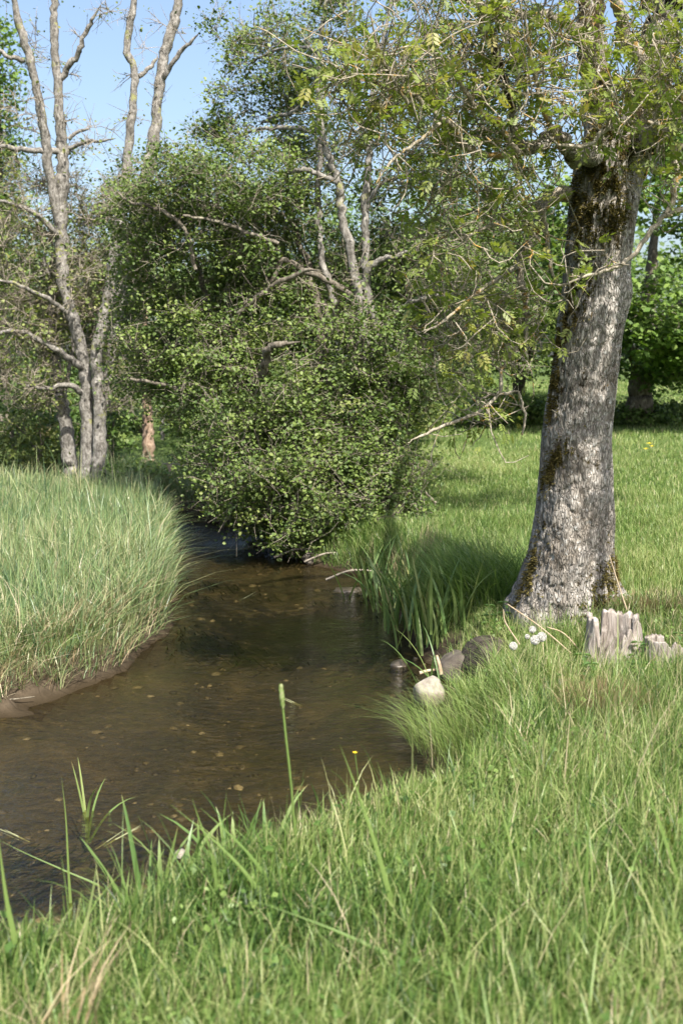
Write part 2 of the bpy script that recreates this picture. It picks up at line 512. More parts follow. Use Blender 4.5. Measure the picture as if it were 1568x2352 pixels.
# ------------------------------------------------------------------ terrain
far_right = [G(480, 1196), G(560, 1212), G(640, 1250), G(700, 1292), G(790, 1312), G(860, 1340), G(905, 1400), G(955, 1480), G(1000, 1530), G(1030, 1580)]
near_right = [G(1060, 1660, .1), G(1010, 1712, .36), G(830, 1785, .36), G(650, 1850, .38), G(540, 1880, .38), G(400, 1935, .38), G(250, 1990, .40), G(0, 2050, .42)]
left = [G(-60, 1650), G(60, 1622), G(180, 1585), G(290, 1532), G(370, 1470), G(388, 1420), G(400, 1350), G(398, 1270), G(378, 1215), G(345, 1190)]
poly = [p[:2] for p in far_right] + [p[:2] for p in near_right]
e = near_right[-1]
poly += [np.array((e[0] - 1.2, e[1] - 0.3)), np.array((-6.0, 3.2)), np.array((-30.0, 2.0)), np.array((-30.0, 7.5)), np.array((-6.5, 7.2))]
poly += [p[:2] for p in left]
poly += [np.array((-5.2, 17.6)), np.array((-9.0, 20.5)), np.array((-9.0, 22.0)), np.array((-4.6, 19.2)), np.array((-3.0, 18.2))]
poly = np.array(poly)
poly = spline(np.vstack([poly, poly[:1]]), 220)[:-1]


def stream_sd(x, y):
    """signed distance to the waterline: negative in the stream"""
    x = np.asarray(x, float).ravel(); y = np.asarray(y, float).ravel()
    d = np.full(x.shape, 1e9); inside = np.zeros(x.shape, bool)
    n = len(poly)
    for i in range(n):
        a, b = poly[i], poly[(i + 1) % n]
        ab = b - a
        t = np.clip(((x - a[0]) * ab[0] + (y - a[1]) * ab[1]) / (ab @ ab + 1e-12), 0, 1)
        d = np.minimum(d, (x - a[0] - t * ab[0]) ** 2 + (y - a[1] - t * ab[1]) ** 2)
        c = (a[1] > y) != (b[1] > y)
        xi = a[0] + (y - a[1]) / (ab[1] + 1e-12) * ab[0]
        inside ^= c & (x < xi)
    d = np.sqrt(d)
    return np.where(inside, -d, d) + .20 * (fnoise(x * 1.9, y * 1.9, 4, 3) - .5) + .07 * (fnoise(x * 7, y * 7, 6, 2) - .5)


mud_c = G(20, 1590)[:2]


def is_left(x, y):
    return (x < -1.0 + np.where(y > 12, 0.12 * (12 - y), 0)) & (y > 6.5)


def height(x, y, sd=None):
    x = np.asarray(x, float); y = np.asarray(y, float)
    sh = x.shape
    if sd is None: sd = stream_sd(x, y).reshape(sh)
    lf = is_left(x, y)
    mud = 0.40 * np.exp(-((x - mud_c[0] + 0.45) ** 2 / 0.40 + (y - mud_c[1]) ** 2 / 0.35))
    s2 = np.maximum(sd - mud, 0.0)
    zl = 0.06 * sstep(-0.02, 0.25, sd) * np.minimum(sd / .06, 1) + 0.28 * sstep(0.0, 0.16, s2) + 0.28 * sstep(2.5, 7, s2)
    zr = 0.03 * np.clip(sd / .08, 0, 1) + 0.36 * sstep(0.0, 0.42, sd) + 0.19 * sstep(0.6, 3.0, sd)
    zr = zr + 0.15 * np.exp(-((x - 2.0) ** 2 + (y - 7.85) ** 2) / 0.22) * sstep(0, .5, sd)
    zr = zr - 0.10 * np.exp(-((x - 1.35) ** 2 + (y - 7.7) ** 2) / 0.5)
    z = np.where(lf, zl, zr)
    z = z + 0.05 * (fnoise(x * 0.9, y * 0.9, 3) - 0.5) * sstep(0.1, 1.0, sd) + 0.10 * (fnoise(x * 0.25, y * 0.25, 5) - 0.5) * sstep(0.5, 3, sd)
    r = np.hypot(x, y)
    z = z + 0.028 * np.maximum(y - 30, 0) * sstep(30, 60, r) * np.exp(-np.maximum(y - 30, 0) / 260)
    bed = -0.04 * np.clip(-sd / .15, 0, 1) - 0.17 * sstep(0, 1.3, -sd) + 0.03 * (fnoise(x * 2.2, y * 2.2, 8) - 0.5) * sstep(0, .4, -sd)
    return np.where(sd > 0, z, np.minimum(bed, 0))


def axis(lo, hi, step, far_lo, far_hi, g=1.16):
    a = list(np.arange(lo, hi + 1e-6, step))
    s = step
    while a[-1] < far_hi: s *= g; a.append(a[-1] + s)
    s = step; b = []
    x = lo
    while x > far_lo: s *= g; x -= s; b.append(x)
    return np.array(b[::-1] + a)


gx = axis(-6.5, 5.5, 0.07, -420, 420)
gy = axis(2.6, 20.5, 0.08, -60, 700)
X, Y = np.meshgrid(gx, gy)
SD = stream_sd(X, Y).reshape(X.shape)
Z = height(X, Y, SD)
Vg = np.stack([X, Y, Z], -1).reshape(-1, 3)
nx = len(gx)
i = np.arange(len(gy) - 1)[:, None]; j = np.arange(nx - 1)[None, :]
Q = np.stack([i * nx + j, i * nx + j + 1, (i + 1) * nx + j + 1, (i + 1) * nx + j], -1).reshape(-1, 4)
below = (SD.ravel()[Q] < 0).all(1)


def sub_mesh(name, V, Qs, mat):
    u, inv = np.unique(Qs, return_inverse=True)
    return build_mesh(name, V[u], inv.reshape(-1, 4), None, mat, smooth=True)


tag(link('ground', sub_mesh('ground', Vg, Q[~below], M['ground'])), 'grassy ground of the meadow and both stream banks', kind='structure')
tag(link('stream_bed', sub_mesh('stream_bed', Vg, Q[below], M['bed'])), 'brown gravel bed under the shallow water', kind='structure')

# water sheet, a little wider than the waterline so that it runs into the banks
wx = np.arange(-7.0, 2.6, 0.12); wy = np.arange(1.8, 22.6, 0.12)
WX, WY = np.meshgrid(wx, wy)
WS = stream_sd(WX, WY).reshape(WX.shape)
nw = len(wx)
i = np.arange(len(wy) - 1)[:, None]; j = np.arange(nw - 1)[None, :]
WQ = np.stack([i * nw + j, i * nw + j + 1, (i + 1) * nw + j + 1, (i + 1) * nw + j], -1).reshape(-1, 4)
keep = (WS.ravel()[WQ] < 0.15).any(1)
WZ = 0.004 * (fnoise(WX * 1.3, WY * 2.0, 21) - 0.5)
tag(link('water', sub_mesh('water', np.stack([WX, WY, WZ], -1).reshape(-1, 3), WQ[keep], M['water'])),
    'shallow clear stream winding between the grassy banks', kind='structure')


def loose_pebbles():
    n = 5200
    x = rng.uniform(-6.5, 1.6, n); y = 3.3 + 14 * rng.random(n) ** 1.3
    sd = stream_sd(x, y); k = (sd < -.03) & (rng.random(n) < .25 + .9 * (fnoise(x * 1.3, y * 1.0, 55) > .5)); x, y, sd = x[k], y[k], sd[k]; n = len(x)
    z = height(x, y, sd)
    b = np.array([(1, 0, 0), (-1, 0, 0), (0, 1, 0), (0, -1, 0), (0, 0, 1), (0, 0, -1), (.62, .62, .5), (-.62, .62, .5), (.62, -.62, .5), (-.62, -.62, .5)], float)
    f = np.array([(0, 6, 4), (6, 2, 4), (2, 7, 4), (7, 1, 4), (1, 9, 4), (9, 3, 4), (3, 8, 4), (8, 0, 4), (0, 2, 6), (2, 1, 7), (1, 3, 9), (3, 0, 8)])
    r = (.010 + .028 * rng.random(n) ** 3)[:, None, None] * rng.uniform(.7, 1.4, (n, 1, 3)) * np.array((1.1, 1.1, .55))
    a = rng.uniform(0, 6.28, n); c_, s_ = np.cos(a), np.sin(a)
    v = (b[None] * rng.uniform(.8, 1.2, (n, 10, 1))) * r
    V = np.stack([v[:, :, 0] * c_[:, None] - v[:, :, 1] * s_[:, None], v[:, :, 0] * s_[:, None] + v[:, :, 1] * c_[:, None], v[:, :, 2]], -1) + np.stack([x, y, z], -1)[:, None]
    T = (np.arange(n) * 10)[:, None, None] + f[None]
    c = Acc(); c.add(V.reshape(-1, 3), None, T.reshape(-1, 3), np.repeat(rng.random(n) ** 1.6, 10))
    o = link('pebbles', c.mesh('pebbles', M['pebble'], True))
    tag(o, 'small mixed pebbles lying on the stream bed', 'pebbles', kind='stuff')
    # dark weed combed by the current
    g_ = Acc()
    for k in range(18):
        cx_, cy_ = rng.uniform(-3.4, 1.0), rng.uniform(4.6, 12.5)
        m = int(rng.uniform(30, 120))
        x = cx_ + rng.normal(0, .28, m); y = cy_ + rng.normal(0, .16, m)
        sd = stream_sd(x, y); kk = sd < -.12; x, y, sd = x[kk], y[kk], sd[kk]; m = len(x)
        if m < 5: continue
        az = math.radians(-118) + .5 * (fnoise(x * .4, y * .4, 3) - .5) + rng.normal(0, .25, m)
        L_ = rng.uniform(.10, .3, m); P0 = np.stack([x, y, height(x, y, sd) + .01], -1)
        d = np.stack([np.cos(az), np.sin(az), 0 * az], -1); s_ = np.stack([-np.sin(az), np.cos(az), 0 * az], -1) * .006
        pts = [P0 - s_, P0 + s_, P0 + d * (L_ * .5)[:, None] + s_ + (0, 0, .05), P0 + d * (L_ * .5)[:, None] - s_ + (0, 0, .05), P0 + d * L_[:, None] + (0, 0, .03)]
        V = np.stack(pts, 1).reshape(-1, 3); b0 = (np.arange(m) * 5)[:, None]
        g_.add(V, b0 + np.array([[0, 1, 2, 3]]), b0 + np.array([[3, 2, 4]]), np.repeat(rng.uniform(0, .5, m), 5))
    tag(link('pondweed', g_.mesh('pondweed', M['weed'])), 'dark drowned weed combed by the current over the bed', 'pondweed', kind='stuff')


def ground_at(x, y):
    return float(height(np.array([x]), np.array([y]))[0])


M['weed'] = leaf_mat('drowned_weed', [(0.0, (0.008, 0.012, 0.004)), (0.5, (0.030, 0.034, 0.010)), (1.0, (0.06, 0.06, 0.02))], 0.1, 0.6, 0.1)
M['pebble'] = leaf_mat('pebble', [(0.0, (0.020, 0.016, 0.010)), (0.5, (0.085, 0.068, 0.045)), (0.85, (0.14, 0.115, 0.08)), (1.0, (0.26, 0.22, 0.17))], 0.0, 0.6, 0.3)
loose_pebbles()

# ------------------------------------------------------------------ grass
def blades(Pb, h, w, az, lean, tint, seg=3, curl=None, face=None):
    """n grass blades as tapering, bending strips"""
    n = len(Pb)
    ts = {2: [0, 0.55], 3: [0, 0.4, 0.75], 4: [0, 0.3, 0.58, 0.82]}[seg]
    d = np.stack([np.cos(az), np.sin(az), np.zeros(n)], -1)
    fa = az + np.pi / 2 + rng.normal(0, 0.7, n) if face is None else face
    s = np.stack([np.cos(fa), np.sin(fa), np.zeros(n)], -1)
    rows = []

    def cen(t):
        up = h * t * (1 - 0.35 * np.minimum(lean, 1.5) * t)
        out = lean * h * (0.25 * t + 0.75 * t * t) * 0.8
        return Pb + d * out[:, None] + np.array((0, 0, 1.0)) * up[:, None]
    for t in ts:
        c = cen(t); hw = (w * 0.5 * (1 - t) ** 0.6 * (0.75 if t == 0 else 1))[:, None]
        rows += [c - s * hw, c + s * hw]
    rows.append(cen(1.0))
    k = len(rows)
    V = np.stack(rows, 1).reshape(-1, 3)
    b = (np.arange(n) * k)[:, None]
    q = np.concatenate([b + np.array([[2 * a, 2 * a + 1, 2 * a + 3, 2 * a + 2]]) for a in range(len(ts) - 1)], 0)
    t = b + np.array([[k - 3, k - 2, k - 1]])
    return V, q, t, np.repeat(tint, k)


def visible(V, pad=160, up=0.9):
    px, py, f = project(V)
    _, py2, _ = project(V + np.array((0, 0, up)))
    return (px > -pad) & (px < 1568 + pad) & (py2 < 2352 + 250) & (py > 300) & (f > 0.4)


def scatter(n, x0, x1, y0, y1):
    x = rng.uniform(x0, x1, n); y = rng.uniform(y0, y1, n)
    return x, y


ash_base = P(1292, 1400, 8.2)
stump_pts = [(P(1412, 1450, 7.1)[:2], 0.2), (P(1530, 1470, 6.9)[:2], 0.15)]


def keep_off(x, y):
    k = np.hypot(x - ash_base[0], y - ash_base[1]) > 0.34
    for c, r in stump_pts: k &= np.hypot(x - c[0], y - c[1]) > r
    return k


# near bank and slope
def field(n, x0, x1, y0, y1):
    x, y = scatter(n, x0, x1, y0, y1)
    sd = stream_sd(x, y)
    return x, y, sd


g = Acc()
# blades stand in small tufts: every tuft has its own tone and spreads from its middle
def tufted(nt_, per, x0, x1, y0, y1, sig, ypow=1.0):
    cx_ = rng.uniform(x0, x1, nt_); cy_ = y0 + (y1 - y0) * rng.random(nt_) ** ypow
    k_ = np.repeat(np.arange(nt_), per)
    dx, dy = rng.normal(0, 1, (2, len(k_))) * sig * (rng.uniform(.5, 1.4, nt_)[k_])
    return cx_[k_] + dx, cy_[k_] + dy, np.arctan2(dy, dx), rng.normal(0, 1, nt_)[k_], rng.random(nt_)[k_], k_


# a) foreground bank, 1.0 .. 8.4 m
x, y, ra, tn, tr_, tk = tufted(24000, 14, -2.6, 4.2, 0.9, 8.4, 0.035)
sd = stream_sd(x, y)
V0 = np.stack([x, y, np.full(len(x), .6)], -1)
k = visible(V0) & (sd > 0.0) & ~is_left(x, y) & keep_off(x, y)
dens = np.clip(3.6 / np.maximum(y, 1.5), 0.42, 1.0)
k &= rng.random(len(x)) < dens
x, y, sd, ra, tn, tr_ = x[k], y[k], sd[k], ra[k], tn[k], tr_[k]
z = height(x, y, sd)
n = len(x)
tall = fnoise(x * 0.8, y * 0.8, 40)
right = sstep(0.5, 1.5, x) * sstep(4.0, 5.0, y)
nearash = 1 - 0.5 * np.exp(-((x - 1.75) ** 2 + (y - 7.4) ** 2) / 0.8)
h = (0.08 + 0.10 * rng.random(n)) * (0.6 + 0.9 * tall) * (0.75 + 0.5 * tr_) * (1 + 0.55 * right) * nearash * (1 + 0.35 * sstep(2.6, 1.2, y))
long_ = rng.random(n) < 0.035
h = np.where(long_, h * rng.uniform(1.4, 2.2, n), h)
w = rng.uniform(0.0035, 0.0072, n) * (0.85 + y / 16) * np.where(right > .4, .75, 1)
patch = fnoise(x * 1.1, y * 1.1, 51)
tint = np.clip(0.10 + 0.74 * patch + 0.17 * tn + rng.normal(0, 0.24, n), 0, 0.87)
deadp = 0.035 + 0.10 * (fnoise(x * 2.1, y * 2.1, 61) > 0.62) + 0.10 * right
tint = np.where(rng.random(n) < deadp, rng.uniform(0.88, 1.0, n), tint)
az = np.where(rng.random(n) < .6, ra + rng.normal(0, .5, n), rng.normal(0.2, 1.2, n))
lean = np.abs(rng.normal(0.55, 0.35, n))
mid = y < 4.3
for sel, seg in ((mid, 4), (~mid, 3)):
    Vb, q, t, a = blades(np.stack([x, y, z - 0.01], -1)[sel], h[sel], w[sel], az[sel], lean[sel], tint[sel], seg)
    g.add(Vb, q, t, a)
# thin seeding stems and broad low leaves among the blades
n = 1500
x = rng.uniform(-1.6, 3.4, n); y = rng.uniform(2.2, 8.0, n)
sd = stream_sd(x, y); k = (sd > .05) & keep_off(x, y) & (rng.random(n) < .25 + .75 * sstep(.3, 1.4, x)); x, y, sd = x[k], y[k], sd[k]; n = len(x)
Vb, q, t, a = blades(np.stack([x, y, height(x, y, sd)], -1), rng.uniform(.2, .42, n), rng.uniform(.0022, .0034, n), rng.uniform(-3.14, 3.14, n), np.abs(rng.normal(.3, .2, n)), rng.uniform(.75, 1.0, n), 4)
g.add(Vb, q, t, a)
n = 9000
cxy = np.stack([rng.uniform(-1.6, 3.6, 260), rng.uniform(1.8, 8.2, 260)], -1)
ci = rng.integers(0, 260, n)
x = cxy[ci, 0] + rng.normal(0, .09, n); y = cxy[ci, 1] + rng.normal(0, .09, n)
sd = stream_sd(x, y); k = (sd > .02) & keep_off(x, y) & ~is_left(x, y); x, y, sd, ci = x[k], y[k], sd[k], ci[k]; n = len(x)
pl = np.stack([x, y, height(x, y, sd) + rng.uniform(.02, .13, n)], -1)
nr_ = norm(rng.normal(0, .5, (n, 3)) + np.array((0, -.3, 1))); ax_ = norm(np.cross(nr_, rng.normal(0, 1, (n, 3)))); sd_ = np.cross(nr_, ax_)
sz = (.018 + .028 * rng.random(n) ** 2)[:, None]
V = np.stack([pl, pl + ax_ * sz * .5 - sd_ * sz * .33, pl + ax_ * sz - nr_ * sz * .15, pl + ax_ * sz * .5 + sd_ * sz * .33], 1).reshape(-1, 3)
g.add(V, (np.arange(n) * 4)[:, None] + np.array([[0, 1, 2, 3]]), None, np.repeat(np.clip(.1 + .5 * hash2(ci, ci * 3, 4) + rng.normal(0, .08, n), 0, .85), 4))
# a few long blades close to the lens
n = 420
x = rng.uniform(-1.4, 1.6, n); y = rng.uniform(1.15, 2.5, n)
sd = stream_sd(x, y)
Vb, q, t, a = blades(np.stack([x, y, height(x, y, sd) - .01], -1), rng.uniform(.28, .55, n) * (0.6 + .4 * rng.random(n)), rng.uniform(.006, .011, n), rng.uniform(-3.14, 3.14, n), np.abs(rng.normal(.7, .4, n)), np.clip(rng.normal(.45, .25, n), 0, .95), 4)
g.add(Vb, q, t, a)
print('near blades', n)
tag(link('grass', g.mesh('near_grass', M['grass'])), 'bright green grass covering the near bank', 'grass', kind='stuff')

# b) meadow
g = Acc()
cnt = 0
for (y0, y1, n0, hh, ww, seg) in ((7.6, 13, 150000, 0.115, 0.0068, 3), (13, 22, 150000, 0.10, 0.0105, 2), (22, 60, 150000, 0.13, 0.026, 2)):
    per_ = 9
    ntf = n0 // per_
    yc = y0 + (y1 - y0) * rng.random(ntf) ** .8
    xc = rng.uniform(-0.36, 0.38, ntf) * yc
    kk_ = np.repeat(np.arange(ntf), per_)
    dx, dy = rng.normal(0, 1, (2, len(kk_))) * 0.045 * (yc[kk_] / 8) ** .6
    x = xc[kk_] + dx; y = yc[kk_] + dy; tn = rng.normal(0, 1, ntf)[kk_]; ra = np.arctan2(dy, dx)
    sd = stream_sd(x, y)
    k = (sd > np.where(y > 10.5, .02, .12)) & ~is_left(x, y) & keep_off(x, y) & ((x > -0.02 * y - 1.3) | (y > 19))
    x, y, sd, tn, ra = x[k], y[k], sd[k], tn[k], ra[k]
    z = height(x, y, sd); n = len(x); cnt += n
    pa = fnoise(x * 0.5, y * 0.5, 81)
    bank = sstep(2.4, 0.9, sd) * (y < 16) * (y > 9.0)
    h = hh * rng.uniform(0.5, 1.35, n) * (0.7 + 0.7 * pa) * (1 + 0.7 * bank) * np.where(y < 9.5, .75, 1)
    tint = np.clip(0.36 + 0.5 * pa + 0.15 * tn + rng.normal(0, 0.2, n) - 0.12 * bank, 0, 0.86)
    tint = np.where(rng.random(n) < 0.06, rng.uniform(0.86, 0.95, n), tint)
    az = np.where(rng.random(n) < .5, ra, rng.uniform(0, 6.28, n))
    Vb, q, t, a = blades(np.stack([x, y, z - 0.01], -1), h, ww * rng.uniform(0.6, 1.3, n) * y / ((y0 + y1) / 2), az,
                         np.abs(rng.normal(0.5, 0.3, n)), tint, seg)
    g.add(Vb, q, t, a)
print('meadow blades', cnt)
tag(link('grass', g.mesh('meadow_grass', M['grass'])), 'sunlit meadow grass behind the big tree', 'grass', kind='stuff')

# c) left bank: tall blue-green grass
g = Acc(); gs = Acc()
x, y, ra, tn, tr_, tk = tufted(19500, 13, -8.0, -0.9, 7.0, 20.5, 0.07, 1.15)
sd = stream_sd(x, y)
k = (sd > 0.0) & is_left(x, y) & (x > -0.36 * y - 0.6)
x, y, sd, ra, tn, tr_ = x[k], y[k], sd[k], ra[k], tn[k], tr_[k]
z = height(x, y, sd)
k = ((z > 0.03) & ((z > 0.075) | (x > mud_c[0] + .35))) & (rng.random(len(x)) < np.clip(11 / y, 0.45, 1))
x, y, sd, z, ra, tn, tr_ = x[k], y[k], sd[k], z[k], ra[k], tn[k], tr_[k]
n = len(x)
pa = fnoise(x * 0.7, y * 0.7, 91)
edge = sstep(0.9, 0.1, sd)
front = sstep(9.8, 8.2, y)
h = (0.14 + 0.29 * rng.random(n)) * (0.75 + 0.5 * pa) * (0.6 + 0.75 * tr_) * (1 - 0.22 * front) * (1 + 0.1 * edge)
gxn = stream_sd(x + 0.05, y) - stream_sd(x - 0.05, y)
gyn = stream_sd(x, y + 0.05) - stream_sd(x, y - 0.05)
out_az = np.arctan2(-gyn, -gxn)
az = np.where(rng.random(n) < 0.10 + 0.35 * edge, out_az + rng.normal(0, 1.0, n), np.where(rng.random(n) < .6, ra, rng.uniform(-np.pi, np.pi, n)))
lean = np.abs(rng.normal(0.55, 0.5, n)) + 0.4 * edge * rng.random(n)
h = np.where(rng.random(n) < .04, h * 1.6, h)
tint = np.clip(0.22 + 0.58 * pa + 0.12 * edge + 0.16 * tn + rng.normal(0, 0.22, n), 0, 0.88)
tint = np.where(rng.random(n) < 0.04 + 0.12 * edge * front, rng.uniform(0.9, 1, n), tint)
w = rng.uniform(0.0055, 0.0115, n) * (0.55 + y / 20)
Vb, q, t, a = blades(np.stack([x, y, z - 0.02], -1), h, w, az, lean, tint, 3)
g.add(Vb, q, t, a)
print('left blades', n)
tag(link('grass', g.mesh('left_bank_grass', M['reed'])), 'tall blue-green grass crowding the far side bank', 'grass', kind='stuff')

# dead matted straw at the foot of that bank
n0 = 15000
x = rng.uniform(-4.5, -0.9, n0); y = rng.uniform(7.0, 12.0, n0)
sd = stream_sd(x, y)
z = height(x, y, sd)
k = (sd > 0.0) & is_left(x, y) & (z > 0.03) & ((z > .07) | (x > mud_c[0] + .3)) & (rng.random(n0) < sstep(0.75, 0.15, sd) * sstep(11.5, 8.5, y))
x, y, sd, z = x[k], y[k], sd[k], z[k]; n = len(x)
gxn = stream_sd(x + 0.05, y) - stream_sd(x - 0.05, y); gyn = stream_sd(x, y + 0.05) - stream_sd(x, y - 0.05)
az = np.arctan2(-gyn, -gxn) + rng.normal(0, 0.9, n)
Vb, q, t, a = blades(np.stack([x, y, z], -1), rng.uniform(0.12, 0.36, n), rng.uniform(0.004, 0.008, n), az, rng.uniform(0.5, 1.5, n), rng.random(n), 3)
gs.add(Vb, q, t, a)
tag(link('dead_grass', gs.mesh('dead_grass', M['straw'])), 'dry straw hanging at the foot of the grassy bank by the mud', 'dead grass', kind='stuff')


# local tufts (things that stand out of the turf)
def tuft(name, centre, rad, n, h, w, mat, label, cat, lean=(0.3, 0.9), tint=(0.2, 0.8), bias=None, rz=None, group=None):
    r = rad * np.sqrt(rng.random(n)); a0 = rng.uniform(0, 6.283, n)
    x = centre[0] + r * np.cos(a0) * (rz or 1); y = centre[1] + r * np.sin(a0)
    z = height(x, y)
    z = np.maximum(z, 0.02)
    az = a0 + rng.normal(0, 0.5, n)
    if bias is not None: az = np.where(rng.random(n) < 0.6, bias + rng.normal(0, 0.5, n), az)
    Vb, q, t, a = blades(np.stack([x, y, z - 0.01], -1), rng.uniform(h[0], h[1], n), rng.uniform(w[0], w[1], n), az,
                         rng.uniform(lean[0], lean[1], n), rng.uniform(tint[0], tint[1], n), 4)
    c = Acc(); base = np.array((centre[0], centre[1], ground_at(*centre)))
    c.add(Vb - base, q, t, a)
    return tag(link(name, c.mesh(name, mat), loc=base), label, cat, group, 'stuff')


tuft('grass_tuft', G(1075, 1640, .2)[:2], 0.36, 1300, (0.16, 0.46), (0.002, 0.0042), M['grass'], 'fine yellowish green grass tuft overhanging the water by the pale stone', 'grass tuft', (0.3, 1.5), (0.35, 0.87), bias=math.pi * 0.98)
tuft('grass_tuft', P(1120, 1560, 7.35)[:2], 0.22, 420, (0.14, 0.32), (0.003, 0.006), M['grass'], 'loose green grass tuft in front of the dark boulder', 'grass tuft', (0.3, 1.0), (0.3, 0.85))
tuft('grass_tuft', P(1320, 1410, 7.6)[:2], 0.30, 620, (0.14, 0.34), (0.003, 0.006), M['grass'], 'rank green grass growing up against the front of the big trunk', 'grass tuft', (0.3, 1.0), (0.3, 0.88))
tuft('dry_grass', P(1490, 1330, 8.15)[:2], 0.40, 5200, (0.05, 0.16), (0.003, 0.006), M['straw'], 'tan patch of short dry grass beside the right root', 'dry grass', (0.3, 1.2), (0.2, 0.9), rz=1.1)
tuft('dry_grass', P(1375, 1640, 5.9)[:2], 0.20, 1300, (0.10, 0.28), (0.002, 0.004), M['straw'], 'reddish brown dead grass in front of the pale stump', 'dry grass', (0.2, 0.8), (0.0, 0.55))
tuft('dry_grass', P(140, 2290, 2.9)[:2], 0.10, 44, (0.25, 0.45), (0.004, 0.007), M['straw'], 'straw coloured dead blades leaning in the near corner grass', 'dry grass', (0.3, 0.8), (0.4, 1.0), bias=0.4)
tuft('grass_tuft', P(1110, 1330, 9.2)[:2], 0.5, 1500, (0.35, 0.75), (0.005, 0.010), M['grass'], 'tall leafy grass arching beside the iris bed', 'grass tuft', (0.4, 1.2), (0.2, 0.7), bias=math.pi)
tuft('grass_tuft', P(945, 1230, 10.9)[:2], 0.28, 110, (0.3, 0.5), (0.003, 0.006), M['straw'], 'grey dead reed stems standing beside the alder thicket', 'grass tuft', (0.1, 0.4), (0.5, 1.0))


# ------------------------------------------------------------------ leaves and trees
def leaf_cloud(pos, size, shape=6, up=0.45, outdir=None, aspect=0.8, droop=0.0):
    """leaves at pos: random facing, biased to the light; 6 points folded along the midrib, or a 4 point lozenge"""
    n = len(pos)
    nr = rng.normal(0, 1, (n, 3)); nr[:, 2] = np.abs(nr[:, 2]) + up
    nr += np.array((0.12, -0.45, 0.15)) if outdir is None else outdir     # leaves turn to the light
    nr = norm(nr)
    ax = rng.normal(0, 1, (n, 3)); ax[:, 2] -= droop
    ax = norm(ax - (ax * nr).sum(1, keepdims=True) * nr)
    sd_ = np.cross(nr, ax)
    s = np.broadcast_to(size, (n,))[:, None]
    hw = s * aspect * 0.5
    if shape == 4:
        pts = [pos, pos + ax * s * 0.5 - sd_ * hw, pos + ax * s - nr * s * 0.12, pos + ax * s * 0.5 + sd_ * hw]
        V = np.stack(pts, 1).reshape(-1, 3)
        q = (np.arange(n) * 4)[:, None] + np.array([[0, 1, 2, 3]])
        return V, q, 4
    f = nr * s * 0.10
    pts = [pos, pos + ax * s * .28 - sd_ * hw * .9 + f, pos + ax * s * .72 - sd_ * hw * .85 + f, pos + ax * s - f * .6,
           pos + ax * s * .72 + sd_ * hw * .85 + f, pos + ax * s * .28 + sd_ * hw * .9 + f]
    V = np.stack(pts, 1).reshape(-1, 3)
    b = (np.arange(n) * 6)[:, None]
    q = np.concatenate([b + np.array([[0, 1, 2, 3]]), b + np.array([[0, 3, 4, 5]])], 0)
    return V, q, 6


def blob(px, py, d, rx, ry, rd, n, shell=0.5):
    """cluster centres filling an ellipsoid given by its picture size at distance d"""
    c = P(px, py, d)
    v = norm(rng.normal(0, 1, (n, 3)))
    r = rng.random(n) ** (1 / 3)
    r = np.where(rng.random(n) < shell, 0.75 + 0.25 * r, r)[:, None]
    return c + v * r * np.array((rx * d / F, rd, ry * d / F))


def wblob(c, r, n):
    v = norm(rng.normal(0, 1, (n, 3))) * rng.random((n, 1)) ** (1 / 3)
    return np.array(c) + v * np.array(r)


def grow(skel, skel_r, targets, acc, sides=3, rmax=0.03, rtip=0.004, rise=0.10, thick=0.011, jit=0.06):
    """join every target to the nearest wood already there with a bent twig; returns the tip directions"""
    N = len(skel) + len(targets) * 4
    nodes = np.zeros((N, 3)); nr = np.zeros(N)
    nodes[:len(skel)] = skel; nr[:len(skel)] = skel_r
    m = len(skel)
    d0 = np.array([np.min(((skel - t) ** 2).sum(1)) for t in targets])
    dirs = np.zeros((len(targets), 3))
    tt = np.linspace(0, 1, 5)[:, None]
    for k in np.argsort(d0):
        t = targets[k]
        df = nodes[:m] - t
        cost = np.sqrt((df ** 2).sum(1)) + 0.45 * np.maximum(0, df[:, 2])
        i = int(np.argmin(cost)); p = nodes[i]; ln = np.linalg.norm(t - p) + 1e-6
        mid = (p + t) / 2 + rng.normal(0, jit, 3) * ln * 2 + np.array((0, 0, rise * ln))
        pts = (1 - tt) ** 2 * p + 2 * tt * (1 - tt) * mid + tt ** 2 * t
        pts[1:4] += rng.normal(0, 0.02, (3, 3)) * ln
        r0 = min(rmax, nr[i] * 0.75, 0.005 + thick * ln)
        rr = np.linspace(max(r0, rtip), rtip, 5)
        V, q = tube(pts, rr, sides)
        acc.add(V, q, tint=rng.random())
        nodes[m:m + 4] = pts[1:]; nr[m:m + 4] = rr[1:]
        m += 4
        dirs[k] = pts[4] - pts[3]
    return norm(dirs)


LEAF_MESHES = {}


def leaf_variants(key, mat, aspect, droop):
    if key in LEAF_MESHES: return LEAF_MESHES[key]
    out = []
    for k in range(6):
        s = 1.0; f = 0.1
        hw = aspect * .5
        V = np.array([(0, 0, 0), (.28, -hw * .9, f), (.72, -hw * .85, f), (1, 0, -f * .6), (.72, hw * .85, f), (.28, hw * .9, f), (.5, 0, -.02)])
        t = np.array([(0, 1, 6), (1, 2, 6), (2, 3, 6), (3, 4, 6), (4, 5, 6), (5, 0, 6)])
        out.append(build_mesh(key, V, None, t, mat, np.full(7, 0.15 + 0.15 * k)))
    LEAF_MESHES[key] = out
    return out


